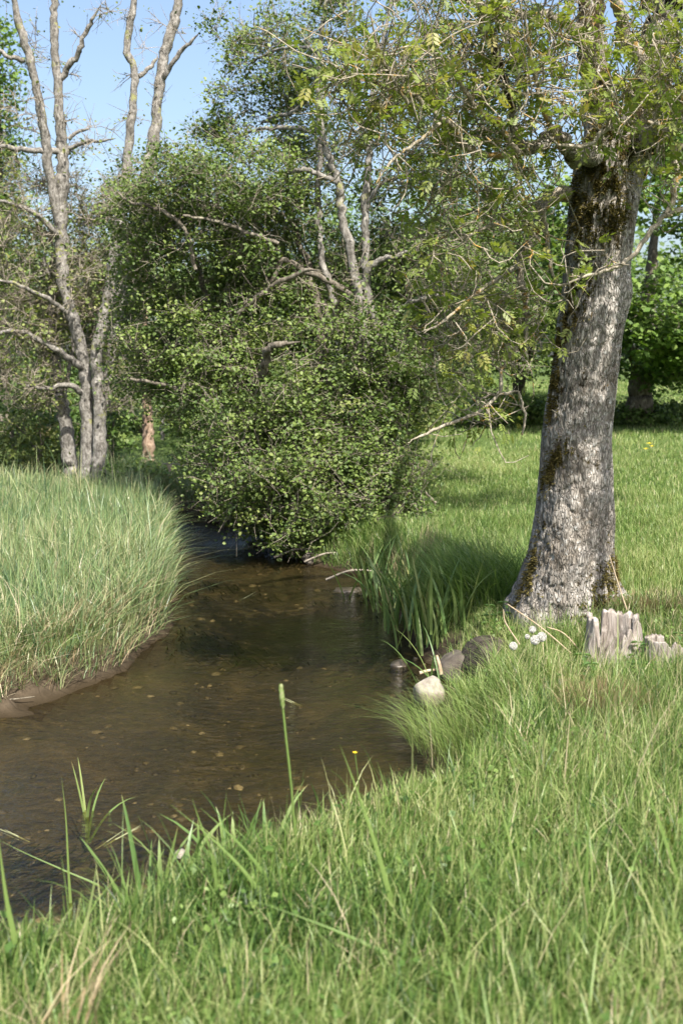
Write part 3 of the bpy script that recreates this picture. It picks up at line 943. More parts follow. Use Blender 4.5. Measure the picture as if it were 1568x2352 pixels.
def leaf_parts(root, base, pos, size, key, mat, aspect=0.8, n=300):
    """the leaves that show largest, each a part of its own"""
    vs = leaf_variants(key, mat, aspect, 0)
    for k in range(min(n, len(pos))):
        nrm = Vector(rng.normal(0, 1, 3) + np.array((0, -0.4, 0.6))).normalized()
        a = Vector(rng.normal(0, 1, 3)); a = (a - nrm * a.dot(nrm)).normalized()
        b = nrm.cross(a)
        s = float(size[k])
        p = pos[k] - base
        o = bpy.data.objects.new('leaf', vs[k % 6])
        col.objects.link(o)
        o.parent = root
        o.matrix_basis = Matrix(((a.x * s, b.x * s, nrm.x * s, p[0]), (a.y * s, b.y * s, nrm.y * s, p[1]), (a.z * s, b.z * s, nrm.z * s, p[2]), (0, 0, 0, 1)))


def stem_pts(pix, d, n=None, wob=0.012, dd=None):
    """pix: (px, py, half width px); d: distance, dd: change of distance along the stem"""
    pix = np.array(pix, float)
    pts = np.array([P(p[0], p[1], d) for p in pix])
    rad = pix[:, 2] * d / F
    if dd is not None: pts[:, 1] += np.interp(np.linspace(0, 1, len(pts)), np.linspace(0, 1, len(dd)), dd)
    n = n or max(8, len(pts) * 4)
    pr = spline(np.hstack([pts, rad[:, None]]), n)
    p = pr[:, :3]; r = np.maximum(pr[:, 3], 0.004)
    p[1:-1] += rng.normal(0, 1, (n - 2, 3)) * np.minimum(wob, r[1:-1, None] * np.where(r[1:-1, None] < .055, .34, .16))
    if dd is not None and len(pix) < 16 and pix[:, 2].max() < 12: r = r * np.where(np.linspace(0, 1, n) > .8, 1 - .7 * (np.linspace(0, 1, n) - .8) / .2, 1)
    return p, r * (1 + rng.normal(0, 0.05, n))


def gaps(c, scale, cut, seed):
    """drop sprays where slow noise is low, so that light falls deep into the crown"""
    v = .5 * (vnoise(c[:, 0] * scale + 40, c[:, 2] * scale + 9, seed) + vnoise(c[:, 1] * scale + 7, c[:, 2] * scale * 1.3 + 3, seed + 1))
    return c[v > cut]


def tree(name, label, cat, stems, clusters, nleaf, leaf_size, leaf_key, leaf_material, bark, twigm, spread=0.22, shape=6, group=None, parts=0,
         bare=0, up=0.45, flat=0.6, aspect=0.8, rmax=0.03, sides=3, thick=0.011, part_names=None, rise=0.1, tshift=0.0, crown='foliage', droop=0.0, rtip=0.004, bare_above=None):
    base = stems[0][0][0].copy()
    root = empty(name, base, label, cat, group)
    for k, (p, r) in enumerate(stems):
        V, q = tube(p - base, r, 12 if r.max() > 0.06 else 8)
        nm = 'trunk' if k == 0 else (part_names[k] if part_names else ('stem' if r.max() > 0.05 else 'branch'))
        me = build_mesh(nm, V, q, None, bark, np.full(len(V), .5), True)
        link(nm, me, root)
    sk = np.concatenate([p for p, r in stems]); sr = np.concatenate([r for p, r in stems])
    tw = Acc()
    dirs = grow(sk - base, sr, clusters - base, tw, sides, rmax, thick=thick, rise=rise, rtip=rtip)
    m = len(clusters)
    if bare:
        nb = m * bare
        c = np.repeat(clusters - base, bare, 0)
        dv = norm(np.repeat(dirs, bare, 0) * 0.6 + rng.normal(0, 0.7, (nb, 3)) + np.array((0, 0, 0.15)))
        ln = rng.uniform(0.12, 0.45, nb)[:, None]
        st = c - np.repeat(dirs, bare, 0) * rng.uniform(0, 0.25, nb)[:, None]
        md = st + dv * ln * 0.55 + rng.normal(0, 0.03, (nb, 3)); en = st + dv * ln + rng.normal(0, 0.04, (nb, 3))
        sdv = norm(np.cross(dv, rng.normal(0, 1, (nb, 3)))); s2 = np.cross(sdv, dv)
        rows = []
        for pt, rr in ((st, rtip), (md, rtip * 0.75), (en, rtip * 0.35)):
            rows += [pt + sdv * rr, pt - sdv * rr * .5 + s2 * rr * .87, pt - sdv * rr * .5 - s2 * rr * .87]
        V = np.stack(rows, 1).reshape(-1, 3)
        b = (np.arange(nb) * 9)[:, None]
        q = np.concatenate([b + np.array([[o + a, o + (a + 1) % 3, o + 3 + (a + 1) % 3, o + 3 + a]]) for o in (0, 3) for a in range(3)], 0)
        tw.add(V, q, tint=0.5)
    tag(link('twigs', tw.mesh('twigs', twigm), root), kind='stuff')
    if nleaf:
        c = np.repeat(clusters, nleaf, 0)
        cs = np.repeat(rng.uniform(0.55, 1.2, m), nleaf)[:, None]
        off = rng.normal(0, 1, c.shape) * spread * np.array((1, 1, flat)) * cs * 0.6
        pos = c + off
        keepn = rng.random(len(pos)) < np.repeat(rng.uniform(0.35, 1, m), nleaf)
        if bare_above: keepn &= (pos[:, 2] < bare_above) | (rng.random(len(pos)) < .3)
        pos = pos[keepn]
        tint = np.clip(np.repeat(rng.normal(0.45 + tshift, 0.22, m), nleaf)[keepn] + rng.normal(0, 0.11, len(pos)), 0, 1)
        size = leaf_size * rng.uniform(0.45, 1.35, len(pos))
        if parts:
            px, py, f = project(pos)
            inside = (px > 0) & (px < 1568) & (py > 0) & (py < 2352)
            o = np.argsort(np.where(inside, f - size * 12, 1e6))[:parts]
            leaf_parts(root, base, pos[o], size[o], leaf_key, leaf_material, aspect, parts)
            mk = np.ones(len(pos), bool); mk[o] = False
            pos, tint, size = pos[mk], tint[mk], size[mk]
        V, q, kk = leaf_cloud(pos - base, size, shape, up, aspect=aspect, droop=droop)
        a = Acc(); a.add(V, q, tint=np.repeat(tint, kk))
        tag(link(crown, a.mesh(crown, leaf_material), root), kind='stuff')
    return root


# --- the alder group on the far bank at the left
dL = 18.6
L2 = stem_pts([(196, 1125, 24), (200, 1090, 20), (201, 1013, 16), (199, 930, 15), (199, 880, 14), (185, 788, 13.5), (165, 723, 14), (150, 668, 13), (140, 588, 13),
               (141, 520, 14), (143, 440, 15), (146, 380, 14), (140, 300, 12), (134, 210, 10), (127, 130, 9), (124, 60, 9), (126, 0, 8), (126, -80, 6)], dL, 90)
L3 = stem_pts([(224, 1120, 20), (228, 1060, 16), (230, 988, 15), (229, 908, 14), (221, 848, 13), (226, 788, 14), (240, 728, 13), (254, 663, 13), (262, 600, 12),
               (276, 500, 11), (290, 400, 11), (297, 320, 10), (305, 240, 9), (310, 165, 8), (292, 120, 8), (300, 60, 8), (308, 0, 7), (311, -70, 5)], dL - .2, 80, dd=[0, 0, 0, 0])
L4 = stem_pts([(234, 960, 10), (250, 850, 11), (262, 740, 12), (275, 640, 13), (298, 520, 13), (325, 400, 14), (340, 320, 14), (346, 240, 12), (355, 160, 12), (366, 90, 12),
               (382, 30, 12), (395, -30, 10), (405, -90, 6)], dL, 70, dd=[0, .4, .6, .8])
L1 = stem_pts([(150, 560, 10), (132, 480, 10), (118, 380, 10), (108, 285, 10), (93, 200, 9), (77, 130, 9), (62, 70, 9), (50, 10, 7), (45, -60, 5)], dL, 50, dd=[0, -.3, -.5])
bL = [stem_pts([(140, 180, 8), (165, 150, 7), (180, 135, 6), (190, 112, 6), (210, 72, 5), (225, 50, 4), (242, 25, 2)], dL, 22, dd=[0, -.3]),
      stem_pts([(352, 165, 7), (375, 145, 6), (400, 108, 6), (430, 82, 4), (452, 62, 3)], dL, 20, dd=[.6, .3]),
      stem_pts([(200, 853, 9), (175, 830, 8), (135, 800, 7), (100, 778, 6), (65, 763, 5), (0, 772, 4), (-40, 790, 2)], dL, 26, dd=[0, -.8]),
      stem_pts([(198, 905, 8), (165, 886, 6), (125, 890, 5), (95, 888, 4), (65, 878, 3)], dL, 20, dd=[0, -.6]),
      stem_pts([(146, 350, 8), (110, 352, 7), (70, 352, 6), (20, 348, 5), (-30, 345, 3)], dL, 20, dd=[0, -.7]),
      stem_pts([(158, 320, 5), (175, 305, 4), (205, 295, 2.5)], dL, 10),
      stem_pts([(158, 340, 5), (200, 328, 4), (240, 330, 3), (275, 326, 2)], dL, 14, dd=[0, -.3]),
      stem_pts([(68, 150, 6), (35, 145, 5), (0, 122, 4), (-30, 100, 3)], dL, 14, dd=[-.3, -.6]),
      stem_pts([(310, 165, 6), (330, 145, 5), (342, 130, 4), (350, 105, 3)], dL, 10, dd=[.3, .5]),
      stem_pts([(148, 560, 7), (100, 500, 6), (50, 480, 4), (0, 470, 3)], dL, 16, dd=[0, -1.]),
      stem_pts([(240, 728, 7), (270, 690, 5), (300, 640, 4), (310, 580, 3)], dL, 16, dd=[.3, -.5]),
      stem_pts([(165, 723, 7), (120, 690, 5), (70, 660, 4), (20, 650, 3)], dL, 16, dd=[0, -.9])]
cl = np.vstack([blob(60, 600, dL + .3, 90, 110, 1.2, 110), blob(50, 760, dL + .2, 90, 90, 1.1, 90), blob(60, 470, dL + .3, 90, 80, 1.0, 60), blob(265, 560, dL + .9, 90, 120, .6, 80),
                blob(210, 460, dL + .9, 80, 70, .4, 40), blob(70, 880, dL, 80, 60, .9, 50), blob(200, 640, dL + 1.0, 70, 130, .4, 50), blob(200, 620, dL - .8, 90, 130, .3, 12), blob(280, 850, dL - .2, 50, 90, .5, 26),
                blob(115, 250, dL, 90, 130, .7, 14), blob(25, 330, dL, 55, 80, .8, 22), blob(330, 260, dL + .4, 80, 150, .6, 12), blob(310, 70, dL + .3, 100, 80, .5, 7),
                blob(190, 320, dL, 60, 50, .4, 7), blob(110, 60, dL, 90, 80, .5, 8), blob(310, 440, dL + .3, 70, 60, .6, 22), blob(250, 640, dL + 1.6, 90, 150, .6, 90), blob(250, 850, dL + 1.4, 80, 100, .5, 60), blob(170, 740, dL + 1.3, 90, 120, .5, 60)])
tree('alder_tree', 'grey multi-stemmed alder with bare topped trunks on the far bank', 'tree', [L2, L3, L4, L1] + bL, cl, 26, 0.052, 'young_alder_leaf', M['olive'], M['alder_bark'], M['pale_twig'],
     spread=0.28, bare=9, parts=300, bare_above=5.7, group='alders by the stream', tshift=0.05, rtip=0.0058)
L5 = stem_pts([(168, 1085, 20), (160, 1048, 18), (152, 980, 16), (144, 930, 14), (136, 888, 12), (128, 820, 10), (120, 740, 8), (118, 660, 6), (100, 590, 4)], dL + .5, 40)
tree('alder_tree', 'slim dark alder stem leaning behind the grey multi-stemmed trunks', 'tree', [L5, stem_pts([(144, 930, 7), (160, 850, 5), (172, 760, 4)], dL + .5, 14)],
     blob(110, 700, dL + .6, 80, 120, .7, 60), 16, 0.07, 'young_alder_leaf', M['olive'], M['alder_bark'], M['pale_twig'], spread=.3, bare=6, group='alders by the stream')

# --- the big leafy alder bush over the water
dB = 14.6
Bs = [stem_pts([(640, 1262, 30), (650, 1200, 26), (668, 1120, 20), (700, 1020, 16), (722, 920, 13), (735, 820, 11), (728, 700, 9), (690, 560, 7), (640, 440, 4)], dB, 60, dd=[0, -.1, .3]),
      stem_pts([(600, 1225, 34), (585, 1180, 30), (570, 1110, 20), (560, 1000, 13), (540, 900, 10), (500, 760, 8), (450, 620, 6), (400, 480, 4)], dB, 50, dd=[0, .1, .4]),
      stem_pts([(545, 940, 9), (562, 892, 9), (590, 872, 9), (606, 840, 10), (612, 812, 9), (630, 797, 8), (655, 788, 7), (690, 785, 4)], dB - 1.5, 30, dd=[1.6, 0.3, 0, 0]),
      stem_pts([(722, 920, 8), (745, 800, 7), (765, 735, 6), (775, 690, 4)], dB - .9, 20, dd=[.6, 0]),
      stem_pts([(500, 760, 6), (560, 700, 6), (610, 660, 6), (650, 640, 6), (700, 620, 5), (740, 622, 3)], dB - 1.0, 24, dd=[.6, 0]),
      stem_pts([(620, 660, 5), (650, 600, 6), (690, 618, 7), (760, 650, 7), (830, 690, 6)], dB - .3, 24),
      stem_pts([(450, 620, 5), (420, 520, 5), (360, 480, 5), (300, 465, 3), (270, 440, 2)], dB - .6, 24),
      stem_pts([(640, 560, 5), (560, 530, 5), (500, 510, 4), (420, 495, 3)], dB - .8, 20),
      stem_pts([(690, 1100, 8), (600, 1080, 6), (520, 1070, 4), (450, 1060, 2.5)], dB - 1.0, 20, dd=[.6, -.2]),
      stem_pts([(560, 1000, 8), (480, 930, 6), (400, 890, 5), (300, 870, 3)], dB - .2, 20),
      stem_pts([(668, 1120, 10), (760, 1120, 8), (860, 1140, 5), (930, 1170, 3)], dB - .5, 20)]
cb = np.vstack([blob(400, 430, 14.8, 130, 85, 1.0, 190), blob(560, 430, 14.6, 150, 100, 1.1, 230), blob(330, 540, 15, 90, 90, .9, 90), blob(480, 590, 15, 190, 130, 1.1, 250), blob(620, 560, 14.8, 110, 140, 1.1, 170),
                blob(600, 720, 14.8, 130, 130, 1.0, 180), blob(430, 760, 15, 150, 120, 1.0, 190), blob(330, 850, 15.4, 90, 60, .7, 60), blob(560, 900, 14.4, 150, 130, 1.2, 210), blob(650, 900, 14.2, 120, 130, 1.1, 190),
                blob(830, 1020, 14.0, 120, 120, 1.0, 170), blob(640, 1050, 13.8, 170, 100, 1.1, 240), blob(760, 1130, 13.6, 150, 110, 1.0, 210), blob(560, 1120, 13.7, 90, 70, .7, 80), blob(840, 1170, 13.6, 90, 90, .8, 100),
                blob(700, 1200, 13.4, 150, 60, .7, 100), blob(500, 1180, 13.9, 50, 25, .4, 24)])
cb = np.vstack([cb, blob(310, 640, 16, 50, 90, .5, 30), blob(285, 420, 15, 45, 40, .4, 20), blob(890, 930, 14.2, 70, 60, .6, 40), blob(830, 770, 13.9, 120, 80, .4, 50), blob(900, 850, 14.0, 110, 80, .6, 60), blob(920, 1080, 13.9, 70, 120, .7, 70), blob(930, 1200, 13.4, 60, 60, .5, 34), blob(480, 1060, 14.8, 60, 80, .6, 50), blob(450, 930, 15.0, 90, 70, .6, 50), blob(330, 760, 15.6, 70, 80, .6, 40)])
cb = gaps(cb, 1.9, .33, 5)
tree('alder_bush', 'dense leafy alder bush overhanging the dark bend of the stream', 'bush', Bs, cb, 72, 0.043, 'alder_leaf', M['alder'], M['dark_bark'], M['pale_twig'], spread=0.23, bare=4, parts=300,
     group='alders by the stream', up=0.55)

# --- tall alder right of the bush
dC = 14.3
Cs = [stem_pts([(800, 1285, 34), (806, 1150, 28), (818, 1000, 24), (826, 900, 22), (834, 798, 19), (830, 720, 14), (815, 640, 11), (798, 545, 10), (782, 460, 10), (766, 385, 9), (745, 320, 9), (735, 250, 8),
               (733, 160, 7), (738, 80, 6), (748, 0, 5), (752, -90, 3)], dC, 90, wob=.03),
      stem_pts([(826, 880, 16), (850, 830, 14), (868, 780, 10), (850, 700, 10), (838, 620, 9), (840, 540, 9), (838, 460, 9), (846, 380, 8), (850, 300, 8), (856, 210, 6), (868, 130, 5), (890, 50, 4), (900, -40, 3)], dC, 70),
      stem_pts([(834, 660, 10), (850, 615, 9), (880, 592, 7), (920, 585, 5), (960, 560, 3)], dC - .4, 20, dd=[.4, 0]),
      stem_pts([(770, 700, 8), (740, 600, 8), (732, 500, 7), (732, 400, 7), (738, 320, 7)], dC + .3, 26),
      stem_pts([(735, 300, 6), (690, 282, 6), (620, 262, 5), (560, 258, 4), (510, 262, 2.5)], dC, 24, dd=[0, 1.6]),
      stem_pts([(733, 180, 5), (680, 230, 5), (620, 225, 4), (570, 225, 3)], dC, 20, dd=[0, 1.6]),
      stem_pts([(776, 420, 6), (730, 400, 6), (690, 390, 6), (660, 400, 3)], dC - .3, 16),
      stem_pts([(735, 120, 5), (670, 80, 4), (600, 70, 3), (530, 80, 2)], dC, 20, dd=[0, 1.6]),
      stem_pts([(850, 300, 6), (900, 240, 5), (960, 200, 4), (1010, 190, 3)], dC, 20),
      stem_pts([(838, 480, 7), (870, 430, 5), (930, 410, 4), (980, 400, 3)], dC, 18, dd=[0, -.3]),
      stem_pts([(868, 790, 9), (910, 720, 7), (960, 690, 5), (1040, 680, 3)], dC, 20, dd=[0, -.6])]
cc = np.vstack([blob(610, 90, dC, 120, 110, .9, 105), blob(540, 180, dC, 100, 70, .7, 75), blob(700, 60, dC, 110, 110, .9, 90), blob(690, 200, dC, 110, 90, .9, 80), blob(520, 250, dC, 90, 32, .6, 55), blob(640, 290, dC, 120, 50, .7, 70),
                blob(830, 80, dC + .9, 110, 120, .9, 60), blob(820, 240, dC + .9, 90, 110, .9, 60), blob(950, 120, dC, 90, 120, .9, 60), blob(940, 300, dC, 110, 130, .9, 100), blob(800, 420, dC + .9, 90, 80, .8, 45), blob(950, 480, dC + .9, 120, 120, 1.0, 130),
                blob(900, 620, dC + .9, 130, 110, 1.0, 130), blob(1020, 620, dC, 110, 120, .9, 100), blob(960, 760, dC + .9, 120, 110, .9, 120), blob(720, 480, dC + .9, 80, 80, .7, 40), blob(600, -30, dC, 160, 60, .9, 60), blob(1000, 850, dC, 110, 70, .8, 80),
                blob(430, 240, dC, 40, 20, .3, 14), blob(790, 640, dC + 1.2, 110, 130, .7, 100), blob(780, 820, dC + 1.2, 110, 110, .7, 90), blob(760, 720, dC - .5, 90, 150, .3, 16), blob(920, 900, dC, 80, 80, .7, 70), blob(1050, 520, dC + .8, 130, 130, .9, 110), blob(1120, 700, dC + 1.2, 120, 120, .9, 100), blob(1090, 840, dC + 1, 130, 60, .8, 60), blob(1100, 380, dC + .8, 120, 90, .8, 60), blob(1080, 220, dC + .6, 130, 110, .8, 60)])
cc[:, 1] += np.where((cc[:, 0] < -.3) & (cc[:, 2] > 4.4), 1.6, 0)
cc = gaps(cc, 1.9, .36, 9)
tree('alder_tree', 'tall twin-stemmed alder with sparse upper crown behind the bush', 'tree', Cs, cc, 42, 0.047, 'alder_leaf', M['alder'], M['alder_bark'], M['pale_twig'], spread=0.24, bare=4, parts=300, group='alders by the stream')

# ------------------------------------------------------------------ ash tree (hero)
dA = 8.2
axis_px = [(1288, 1440), (1292, 1400), (1303, 1300), (1316, 1200), (1319, 1100), (1322, 1000), (1335, 900), (1347, 800), (1361, 700), (1370, 600), (1382, 500), (1392, 420), (1400, 350), (1404, 300)]
half_px = [100, 98, 92, 90, 84, 79, 76, 75, 76, 73, 76, 79, 72, 50]
ax3 = np.array([P(a, b, dA) for a, b in axis_px]); ax3[0][2] -= 0.35
nV, nU = 420, 144
pr = spline(np.hstack([ax3, (np.array(half_px) * dA / F)[:, None]]), nV)
th = np.linspace(0, 2 * np.pi, nU, endpoint=False)
TH, K = np.meshgrid(th, np.arange(nV))
zc = pr[:, 2][:, None]
zb = ash_base[2]
hgt = np.maximum(zc - zb, 0) + 0 * TH


def angd(a): return np.cos(TH - a)


rad = pr[:, 3][:, None] + 0 * TH
# root flares: angle 0 = right, -90 deg = towards the camera
for a, amp, sc, pw in ((R(-155), .09, .18, 9), (R(6), .30, .15, 16), (R(-62), .05, .25, 8), (R(60), .2, .25, 8), (R(130), .2, .3, 6), (R(-20), .08, .4, 8)):
    rad = rad + amp * np.exp(-hgt / sc) * np.clip(angd(a), 0, 1) ** pw
# fluting and ridged bark
cx, sx_ = np.cos(TH), np.sin(TH)
rad = rad * (1 + 0.05 * (fnoise(TH * 1.2 + 10, hgt * 0.8, 7) - 0.5) * np.cos(0) + 0.035 * np.sin(TH * 3 + hgt * 1.1) * np.exp(-hgt / 1.8))
arc = TH / (2 * np.pi) * nU
rw = fnoise(TH * 9 + 1.2 * fnoise(TH * 3, hgt * 6, 12), hgt * 7, 13, 3)
rid = 1 - np.abs(2 * rw - 1)
blend = np.minimum(TH, 2 * np.pi - TH) / 0.3
rid = np.where(blend < 1, rid * blend + 0.7 * (1 - blend), rid)
lump = fnoise(TH * 4, hgt * 5, 15, 3)
rad = rad - 0.020 * sstep(0.74, 0.98, rid) + 0.02 * (lump - 0.5)
for (ta, hz, sz, am) in ((R(-60), 0.95, .13, .03), (R(-110), 2.05, .16, .035), (R(-75), 1.55, .12, .02), (R(-30), 2.3, .15, .03), (R(-140), 2.65, .14, .05), (R(-100), 0.45, .2, .025)):
    rad = rad + am * np.exp(-((np.angle(np.exp(1j * (TH - ta))) * .32) ** 2 + (hgt - hz) ** 2) / sz ** 2)
VX = pr[:, 0][:, None] + rad * cx; VY = pr[:, 1][:, None] + rad * sx_ * 0.95
Vt = np.stack([VX, VY, zc + 0 * TH], -1).reshape(-1, 3)
i = np.arange(nV - 1)[:, None]; j = np.arange(nU)[None, :]
qt = np.stack([i * nU + j, i * nU + (j + 1) % nU, (i + 1) * nU + (j + 1) % nU, (i + 1) * nU + j], -1).reshape(-1, 4)
ash_root = empty('ash_tree', ash_base, 'big old ash with thick mottled mossy trunk on the near right bank', 'tree')
link('trunk', build_mesh('ash_trunk', Vt - ash_base, qt, None, M['ash_bark'], np.full(len(Vt), .5), True), ash_root)


def ash_surface(ang, hh):
    k = np.clip(np.searchsorted(pr[:, 2], zb + hh), 0, nV - 1)
    j_ = (np.round((ang % (2 * np.pi)) / (2 * np.pi) * nU).astype(int)) % nU
    return Vt.reshape(nV, nU, 3)[k, j_], np.stack([np.cos(ang), np.sin(ang), 0 * ang], -1)


def moss_patch(ang0, h0, sa, sh, n, label=None):
    a = ang0 + rng.normal(0, sa, n); h_ = h0 + rng.normal(0, sh, n) + (a - ang0) * 0.25
    k = fnoise(a * 11, h_ * 11, 33) > 0.50
    a, h_ = a[k], h_[k]
    p, nn = ash_surface(a, np.maximum(h_, 0.02))
    dr = norm(nn + rng.normal(0, .5, nn.shape) + np.array((0, 0, -.2)))
    sd_ = norm(np.cross(dr, rng.normal(0, 1, dr.shape)))
    ln = rng.uniform(.014, .042, len(a))[:, None]
    w_ = 0.007
    V = np.stack([p - nn * .004 - sd_ * w_, p - nn * .004 + sd_ * w_, p + dr * ln], 1).reshape(-1, 3)
    t = np.arange(len(a) * 3).reshape(-1, 3)
    c = Acc(); c.add(V - ash_base, None, t, np.repeat(rng.random(len(a)), 3))
    o = tag(link('moss', c.mesh('moss', M['moss']), ash_root), kind='stuff')
    return o


for m_ in ((R(-130), 2.28, .20, .12, 5200), (R(-152), 1.98, .14, .07, 2600), (R(-158), 1.66, .12, .07, 2000), (R(-112), 2.85, .36, .10, 4200), (R(-120), 3.30, .42, .14, 5600), (R(-132), 1.12, .22, .05, 2600), (R(-120), 3.05, .3, .05, 2200),
           (R(-150), .95, .15, .05, 500), (R(-45), .16, .30, .10, 2200), (R(-5), .30, .25, .05, 900), (R(-165), .25, .2, .14, 1500), (R(-95), 3.7, .5, .1, 1800), (R(-80), 2.75, .25, .07, 900), (R(-155), 1.45, .1, .05, 500)):
    moss_patch(*m_)


def ash_limb(pix, d, dd=None, n=None, sides=12, nm='branch'):
    p, r = stem_pts(pix, d, n, 0.012, dd)
    V, q = tube(p - ash_base, r, sides)
    link(nm, build_mesh(nm, V, q, None, M['ash_bark'] if r.max() > .07 else M['ash_twig'], np.full(len(V), .5), True), ash_root)
    return p, r


limbs = [
    ash_limb([(1392, 395, 58), (1385, 300, 40), (1378, 200, 34), (1375, 100, 32), (1372, 0, 30), (1376, -120, 26), (1385, -300, 18)], dA + .1, [0, .2, .3], 40, 20, 'limb'),
    ash_limb([(1418, 400, 58), (1452, 330, 50), (1490, 200, 46), (1520, 80, 42), (1545, -40, 38), (1580, -250, 28)], dA, [0, .0, .1], 40, 20, 'limb'),
    ash_limb([(1445, 350, 40), (1500, 300, 32), (1560, 275, 28), (1640, 240, 24), (1760, 180, 16)], dA - .1, [0, -.4, -.6], 30, 16, 'limb'),
    ash_limb([(1400, 330, 26), (1370, 328, 22), (1335, 345, 19), (1300, 318, 17), (1274, 310, 16), (1250, 325, 15), (1225, 348, 14), (1184, 352, 12), (1160, 310, 9), (1150, 258, 8), (1125, 190, 7), (1110, 140, 5), (1095, 80, 3)], dA - .7, [.5, 0, -.3, -.5], 60),
    ash_limb([(1190, 350, 9), (1165, 330, 7), (1140, 290, 6), (1100, 276, 6), (1060, 228, 5), (1032, 180, 4), (1010, 150, 2)], dA - 1.1, [0, -.3], 30),
    ash_limb([(1100, 352, 7), (1065, 342, 7), (1045, 310, 6), (1010, 284, 6), (975, 262, 5.5), (935, 236, 5), (880, 228, 5), (840, 216, 4), (790, 212, 2)], dA - 1.1, [0, -.4], 40),
    ash_limb([(1184, 352, 8), (1150, 356, 7), (1100, 352, 7)], dA - 1.1, None, 12),
    ash_limb([(1320, 432, 18), (1290, 440, 15), (1264, 452, 14), (1245, 482, 13), (1225, 540, 12), (1200, 580, 11), (1182, 615, 9), (1192, 670, 8), (1196, 730, 8), (1192, 790, 5), (1183, 830, 3)], dA - .35, [.3, -.1, -.3], 50),
    ash_limb([(1245, 482, 7), (1256, 540, 6), (1262, 600, 5), (1275, 650, 3)], dA - .4, None, 16),
    ash_limb([(1196, 735, 5), (1160, 740, 5), (1120, 745, 4.5), (1060, 760, 4), (1020, 790, 2)], dA - .6, None, 20),
    ash_limb([(1192, 790, 4), (1150, 850, 4), (1140, 905, 4), (1080, 950, 4), (1010, 975, 3.5), (950, 1000, 2.5), (930, 1010, 1.5)], dA - .6, [0, -.3], 30),
    ash_limb([(1140, 905, 3.5), (1170, 902, 3.5), (1190, 898, 2), (1200, 930, 3), (1205, 960, 3), (1198, 1000, 2)], dA - .7, None, 20),
    ash_limb([(1182, 615, 5), (1140, 640, 4), (1070, 690, 4), (1010, 740, 3), (960, 770, 2)], dA - .6, [0, -.5], 24),
    ash_limb([(1378, 60, 14), (1330, 30, 12), (1270, 12, 10), (1200, 24, 10), (1120, 18, 9), (1050, 6, 9), (980, 4, 8), (920, 2, 6), (850, -10, 4)], dA - .6, [.4, 0, -.4], 40),
    ash_limb([(1520, 120, 20), (1480, 90, 18), (1455, 60, 16), (1432, 20, 14), (1410, -10, 12), (1380, -60, 9)], dA - .6, [.4, 0], 24),
    ash_limb([(1480, 90, 9), (1520, 85, 7), (1560, 100, 5), (1600, 120, 3)], dA - .9, None, 14),
    ash_limb([(1570, 280, 10), (1540, 300, 6), (1480, 285, 5), (1420, 288, 5), (1380, 305, 5), (1345, 340, 4.5), (1300, 348, 4), (1260, 340, 3), (1225, 300, 1.5)], dA - 1.3, [0, -.2], 36),
    ash_limb([(1640, 470, 8), (1580, 480, 7), (1520, 500, 6), (1490, 530, 6), (1450, 580, 5), (1420, 606, 5), (1380, 625, 4.5), (1330, 640, 4), (1290, 640, 2)], dA - 1.2, [0, -.2], 36),
    ash_limb([(1330, 640, 3), (1290, 655, 2.5), (1250, 650, 1.5)], dA - 1.4, None, 10),
    ash_limb([(1560, 330, 9), (1548, 400, 8), (1545, 450, 7), (1525, 500, 5)], dA - .9, None, 16),
    ash_limb([(1500, 230, 8), (1440, 220, 6), (1380, 240, 5), (1320, 235, 4), (1270, 215, 2.5)], dA - 1.2, [.8, 0], 22),
    ash_limb([(1274, 310, 7), (1240, 260, 6), (1215, 200, 5), (1195, 130, 4), (1180, 60, 3)], dA - 1.0, [0, -.4], 22),
    ash_limb([(935, 236, 4), (900, 190, 3.5), (865, 130, 3), (845, 60, 2)], dA - 1.5, [0, -.3], 20),
    ash_limb([(1010, 284, 4), (960, 330, 3.5), (900, 380, 3), (860, 440, 2)], dA - 1.4, [0, -.3], 20),
    ash_limb([(1225, 540, 6), (1170, 520, 5), (1110, 530, 4), (1050, 560, 3), (1000, 580, 2)], dA - .6, [0, -.5], 24),
    # the rest of the crown, above and in front of the picture
    ash_limb([(1545, -40, 30), (1560, -250, 24), (1480, -420, 18), (1350, -600, 12), (1250, -800, 5)], dA - .5, [.5, -.8, -1.8], 40),
    ash_limb([(1385, -300, 18), (1280, -480, 14), (1150, -650, 10), (1000, -800, 5)], dA - .3, [.5, .2, -.6], 30),
    ash_limb([(1600, -200, 24), (1800, -420, 18), (2000, -600, 12), (2150, -800, 6)], dA - .6, [.4, -.6, -1.4], 30),
]


def world_limb(pts, r0, r1):  # unseen crown limbs, laid out for the shade they and their leaves cast
    p = spline(np.array(pts, float), 30); p[1:-1] += rng.normal(0, .012, (28, 3)); r = np.linspace(r0, r1, 30)
    V, q = tube(p - ash_base, r, 14)
    link('limb', build_mesh('limb', V, q, None, M['ash_bark'], np.full(len(V), .5), True), ash_root)
    return p, r


